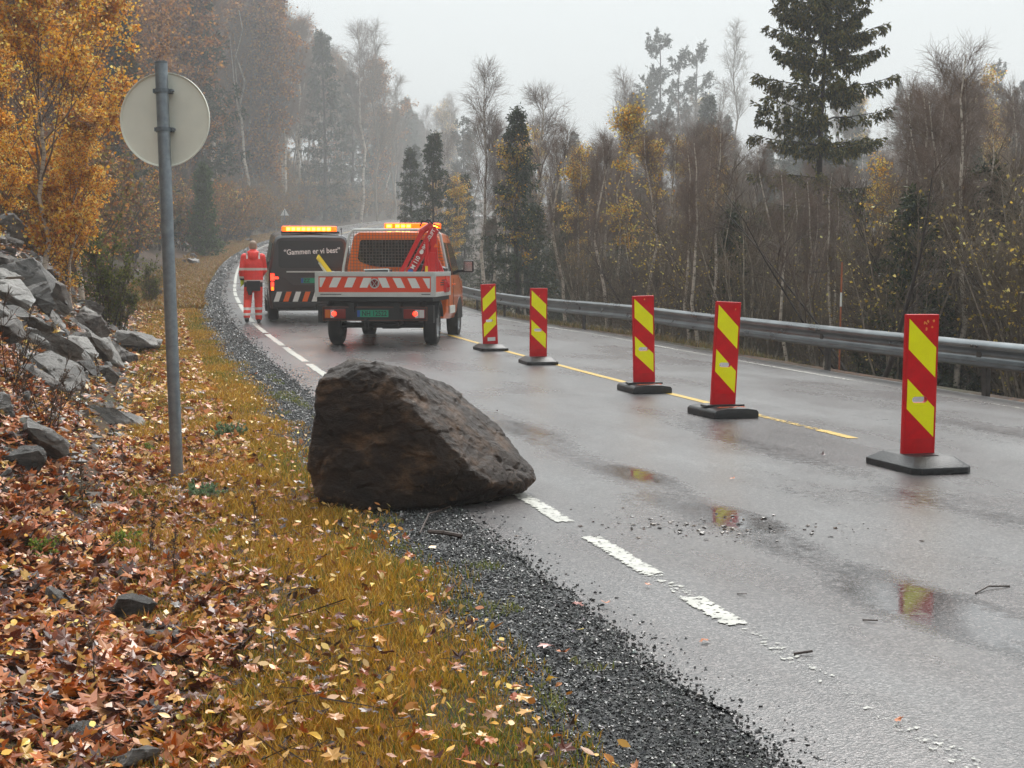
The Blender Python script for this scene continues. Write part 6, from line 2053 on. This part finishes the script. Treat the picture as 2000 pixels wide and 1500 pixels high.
NICE = {"bare_shrub": "bare many stemmed shrub in the", "yellow_shrub": "shrub with scattered yellow leaves in the", "brown_shrub": "brown leaved shrub in the", "orange_shrub": "orange leaved shrub in the",
        "young_spruce": "young green spruce in the", "spruce": "dark spruce in the", "bare_birch": "bare birch with reddish twigs in the", "slim_birch": "slim white birch in the",
        "yellowing_birch": "birch with thin yellow leaves in the", "orange_birch": "orange birch in the", "brown_tree": "brown leaved tree in the", "bare_tree": "bare grey tree in the", "pine": "pine in the"}
def env_right(u, kd, d_):
    e = float(np.interp(u, [760, 860, 950, 1050, 1150, 1280, 1350, 1450, 1540, 1690, 1760, 1830, 1900, 2000, 2150], [330, 290, 190, 215, 260, 250, 235, 235, 340, 330, 190, 165, 150, 190, 190]))
    off = {"bare_shrub": 150, "yellow_shrub": 170, "young_spruce": 160, "spruce": 70, "brown_shrub": 220}.get(kd, 20)
    return e + off
fill(78, [("bare_shrub", 7), ("yellow_shrub", 4), ("young_spruce", 1)], (900, 2130), (17.5, 40), env_right, lambda k: NICE[k] + " thicket right behind the guard rail", "thicket behind the guard rail", 1, lambda l, d: -14 < l < -8.9 and not (d < 25.5 and 0.262 * d < float(XL(d)) - l < 0.325 * d))
fill(76, [("slim_birch", 4), ("bare_birch", 3), ("bare_shrub", 3), ("yellowing_birch", 1), ("young_spruce", 6)], (860, 2130), (30, 62), env_right, lambda k: NICE[k] + " middle of the right thicket", "middle of the right thicket", 2, lambda l, d: l < -9.5)
fill(80, [("bare_birch", 5), ("spruce", 3), ("bare_tree", 1), ("yellowing_birch", 1)], (840, 2150), (58, 130), lambda u, k, d: env_right(u, k, d) + 25, lambda k: NICE[k] + " back of the right thicket", "back of the right thicket", 3, lambda l, d: l < -9)
fill(55, [("bare_birch", 3), ("spruce", 3), ("bare_tree", 2), ("pine", 1), ("yellowing_birch", 1)], (780, 2200), (150, 330), lambda u, k, d: float(np.interp(u, [780, 900, 1100, 1250, 1500, 2200], [235, 235, 260, 200, 190, 190])), lambda k: NICE[k] + " misty wood far across the valley", "misty far wood", 4, lambda l, d: l < -9)
def env_left(u, kd, d_):
    e = float(np.interp(u, [-200, 300, 500, 560, 640, 720, 780, 840], [-160, -140, -60, 0, 60, 130, 200, 260]))
    return e + {"brown_shrub": 420, "orange_shrub": 380, "bare_shrub": 400, "young_spruce": 380}.get(kd, 40)
fill(115, [("brown_shrub", 6), ("orange_shrub", 2), ("bare_shrub", 2), ("young_spruce", 1)], (-150, 600), (33, 130), env_left, lambda k: NICE[k] + " undergrowth along the left slope", "undergrowth on the left slope", 5, lambda l, d: 4.6 < l < 12)
fill(90, [("brown_tree", 7), ("orange_birch", 2), ("bare_birch", 3), ("spruce", 1)], (-150, 560), (33, 130), env_left, lambda k: NICE[k] + " wood on the near left slope", "near wood on the left slope", 6, lambda l, d: l > 7.0)
fill(110, [("brown_tree", 5), ("bare_birch", 6), ("spruce", 1), ("bare_tree", 3)], (250, 785), (130, 290), env_left, lambda k: NICE[k] + " misty wood on the far left slope", "misty wood on the left slope", 7, lambda l, d: l > 6.5)
fill(30, [("spruce", 2), ("bare_birch", 2), ("yellowing_birch", 1)], (730, 900), (290, 400), lambda u, k, d: 222, lambda k: NICE[k] + " misty wood where the road disappears", "misty wood at the bend", 8, lambda l, d: l > 6.0 or l < -13)

fill(120, [("brown_shrub", 6), ("bare_shrub", 4), ("orange_shrub", 1)], (330, 780), (75, 285), lambda u, k, d: float(np.interp(u, [330, 500, 780], [300, 330, 380])) - 60, lambda k: NICE[k] + " misty undergrowth at the foot of the far slope", "misty undergrowth on the left slope", 15, lambda l, d: 3.6 < l < 24)
fill(70, [("brown_shrub", 6), ("bare_shrub", 3)], (420, 800), (120, 285), lambda u, k, d: 330, lambda k: NICE[k] + " low brush right beside the far road", "low brush by the far road", 16, lambda l, d: 3.0 < l < 9)
fill(20, [("slim_birch", 1)], (980, 2100), (26, 46), lambda u, k, d: env_right(u, k, d) + 30, lambda k: "thin pale birch stem near the front of the right thicket", "pale birch stems in front", 17, lambda l, d: -13 < l < -8.6)
fill(30, [("bare_birch", 2), ("spruce", 3), ("bare_tree", 1)], (1380, 1800), (90, 170), lambda u, k, d: 300, lambda k: NICE[k] + " wood on the rise behind the tallest spruce", "wood behind the tallest spruce", 18, lambda l, d: l < -20)
# ---- small plants in the leaves
def weed(seed, h, leafy=False):
    rng = np.random.default_rng(seed)
    P, Rd = trunk_line(rng, h, 0.0045, 0.12, 7, 0.0, 0.4)
    B, Q = grow(rng, P, Rd, 14, 0.25, 1.0, lambda t: h * 0.20 * (1.2 - t), 0.6, 0.25, 3, 0.7, 0.5, 0.15, 0.0016, 0.02)
    C, QC = grow(rng, B, Q, 4, 0.4, 1.0, lambda t: h * 0.05 + 0 * t, 0.7, 0.1, 2, 0.7, 0.6, 0.2, 0.0013, 0.02)
    ba, dr = along(rng, C, 5); n = len(ba)
    return {"stalk": tube_mesh("stalk", [(P, Rd, 6), (B, Q, 4), (C, QC, 3)], M_TWIGD), "seed_heads": cards(rng, ba, unit(dr + rng.normal(0, 0.8, (n, 3))), 0.014, 0.005, pick(rng, [(92, 72, 56), (70, 54, 44), (120, 98, 78)], n), "seed_heads", M_FOL), "h": h}
WEEDS = [weed(701 + i, 0.5) for i in range(3)]
for i, (u, v, hp, lab) in enumerate([
    (288, 1118, 150, "dead brown weed stalk standing left of its neighbour in the red leaves"), (340, 1150, 130, "dead dark weed stalk right of its neighbour in the red leaves"),
    (500, 1075, 110, "dead weed stalk below the sign post, leaning"), (190, 1360, 170, "dead weed stalk nearest the photo's bottom edge"),
    (160, 1010, 120, "dead weed stalk in the leaves left of the sign post"), (110, 850, 130, "dead brown weed among several below the scree, tallest"),
    (60, 830, 120, "dead brown weed below the scree, at the left"), (150, 830, 100, "dead brown weed below the scree, at the right"), (30, 790, 110, "dead brown weed by the frame edge below the scree"),
    (560, 1130, 70, "small dead weed in the golden grass"), (240, 930, 80, "small dead weed left of the sign's foot"), (190, 780, 90, "dead weed in front of the scree's broad slabs")]):
    g = ground_at(u, v)
    k = WEEDS[i % 3]
    e = empty("dead_weed", g - Vector((0, 0, 0.02)), i * 1.3, hp * g.y / 3000 / k["h"])
    e.rotation_euler = (tr_rng.uniform(-0.15, 0.15), tr_rng.uniform(-0.15, 0.15), i * 1.3)
    tag(e, lab, "weed", "dead weeds in the ditch")
    link("stalk", k["stalk"], e); link("seed_heads", k["seed_heads"], e)
twiggy = make_shrub(720, 0.9, 9, None, 0, M_TWIGD, M_BARKD, spread=0.8, thick=0.02, d1=6, d2=4, twr=0.004)
for u, v, hp, lab in ((90, 840, 150, "low tangle of bare dark twigs below the scree"), (20, 760, 190, "bare brown brush at the frame edge before the scree")):
    g = ground_at(u, v)
    e = empty("bare_brush", g, u * 0.1, hp * g.y / 3000 / 0.9); tag(e, lab, "brush", "bare brush before the scree")
    link("stems", twiggy["stems"], e); link("branches", twiggy["branches"], e)
def seedling(seed, pal, h=0.16):
    rng = np.random.default_rng(seed)
    N = 46
    a = rng.random(N) * 2 * np.pi; el = rng.random(N) * 1.2 + 0.15
    dv = np.stack([np.cos(a) * np.cos(el), np.sin(a) * np.cos(el), np.sin(el)], -1)
    base = rng.normal(0, 0.05, (N, 3)) * np.array([1, 1, 0.3]); base[:, 2] = np.abs(base[:, 2])
    P = np.stack([base, base + dv * h * 0.5, base + dv * h + np.array([0, 0, -0.02])], 1)
    ba, dr = along(rng, P, 16, 0.15, 1); n = len(ba)
    return {"stalks": tube_mesh("stalks", [(P, np.full((N, 3), 0.0022), 3)], M_TWIGG), "leaves": cards(rng, ba, unit(dr + rng.normal(0, 0.7, (n, 3))), 0.036, 0.010, pick(rng, pal, n), "leaves", M_FOL), "h": h}
BLUEG = [(110, 132, 96), (128, 148, 112), (92, 116, 84)]
GRN = [(96, 120, 48), (120, 140, 56), (80, 104, 44), (150, 158, 70)]
for i, (u, v, wp_, pal, lab) in enumerate([(446, 858, 66, BLUEG, "blue green bushy plant in the golden grass beside the post"), (405, 980, 76, BLUEG, "blue green plant just right of the sign's foot"),
                                       (70, 1088, 70, GRN, "green plant in the red leaves near the frame edge"), (240, 1072, 70, GRN, "green sprig between dead weed stalks, left of the sign's line"),
                                       (420, 1050, 40, GRN, "small green sprig below the sign's foot"), (285, 885, 40, GRN, "yellow green sprig left of the post"), (20, 1120, 40, GRN, "green sprig at the frame edge"),
                                       (95, 1395, 40, GRN, "tiny green sprig in the lowest leaves"), (270, 1080, 40, GRN, "second green sprig close to the dead weed stalks"), (640, 1200, 30, GRN, "tiny green sprig in the grass left of the gravel")]):
    g = ground_at(u, v)
    k = seedling(800 + i, pal)
    e = empty("green_plant", g, i, wp_ * g.y / 3000 / 0.34); tag(e, lab, "plant", "small green plants in the ditch")
    link("stalks", k["stalks"], e); link("leaves", k["leaves"], e)

# ------------------------------------------------------------------ haze: one closed box of pale air round everything
M_HAZE = bpy.data.materials.new("haze")
M_HAZE.use_nodes = True
N, L = M_HAZE.node_tree.nodes, M_HAZE.node_tree.links
for n_ in list(N):
    if n_.type != 'OUTPUT_MATERIAL': N.remove(n_)
pv = N.new("ShaderNodeVolumePrincipled")
pv.inputs["Color"].default_value = (0.975, 0.985, 0.99, 1)
pv.inputs["Density"].default_value = 0.0013
pv.inputs["Anisotropy"].default_value = 0.15
L.new(pv.outputs[0], [n_ for n_ in N if n_.type == 'OUTPUT_MATERIAL'][0].inputs["Volume"])
lo_, hi_ = -12.0, 66.0
m = MB().box((40, 225, (lo_ + hi_) / 2), (1000, 500, hi_ - lo_))
hz = m.obj("haze", M_HAZE)
hz["kind"] = "stuff"
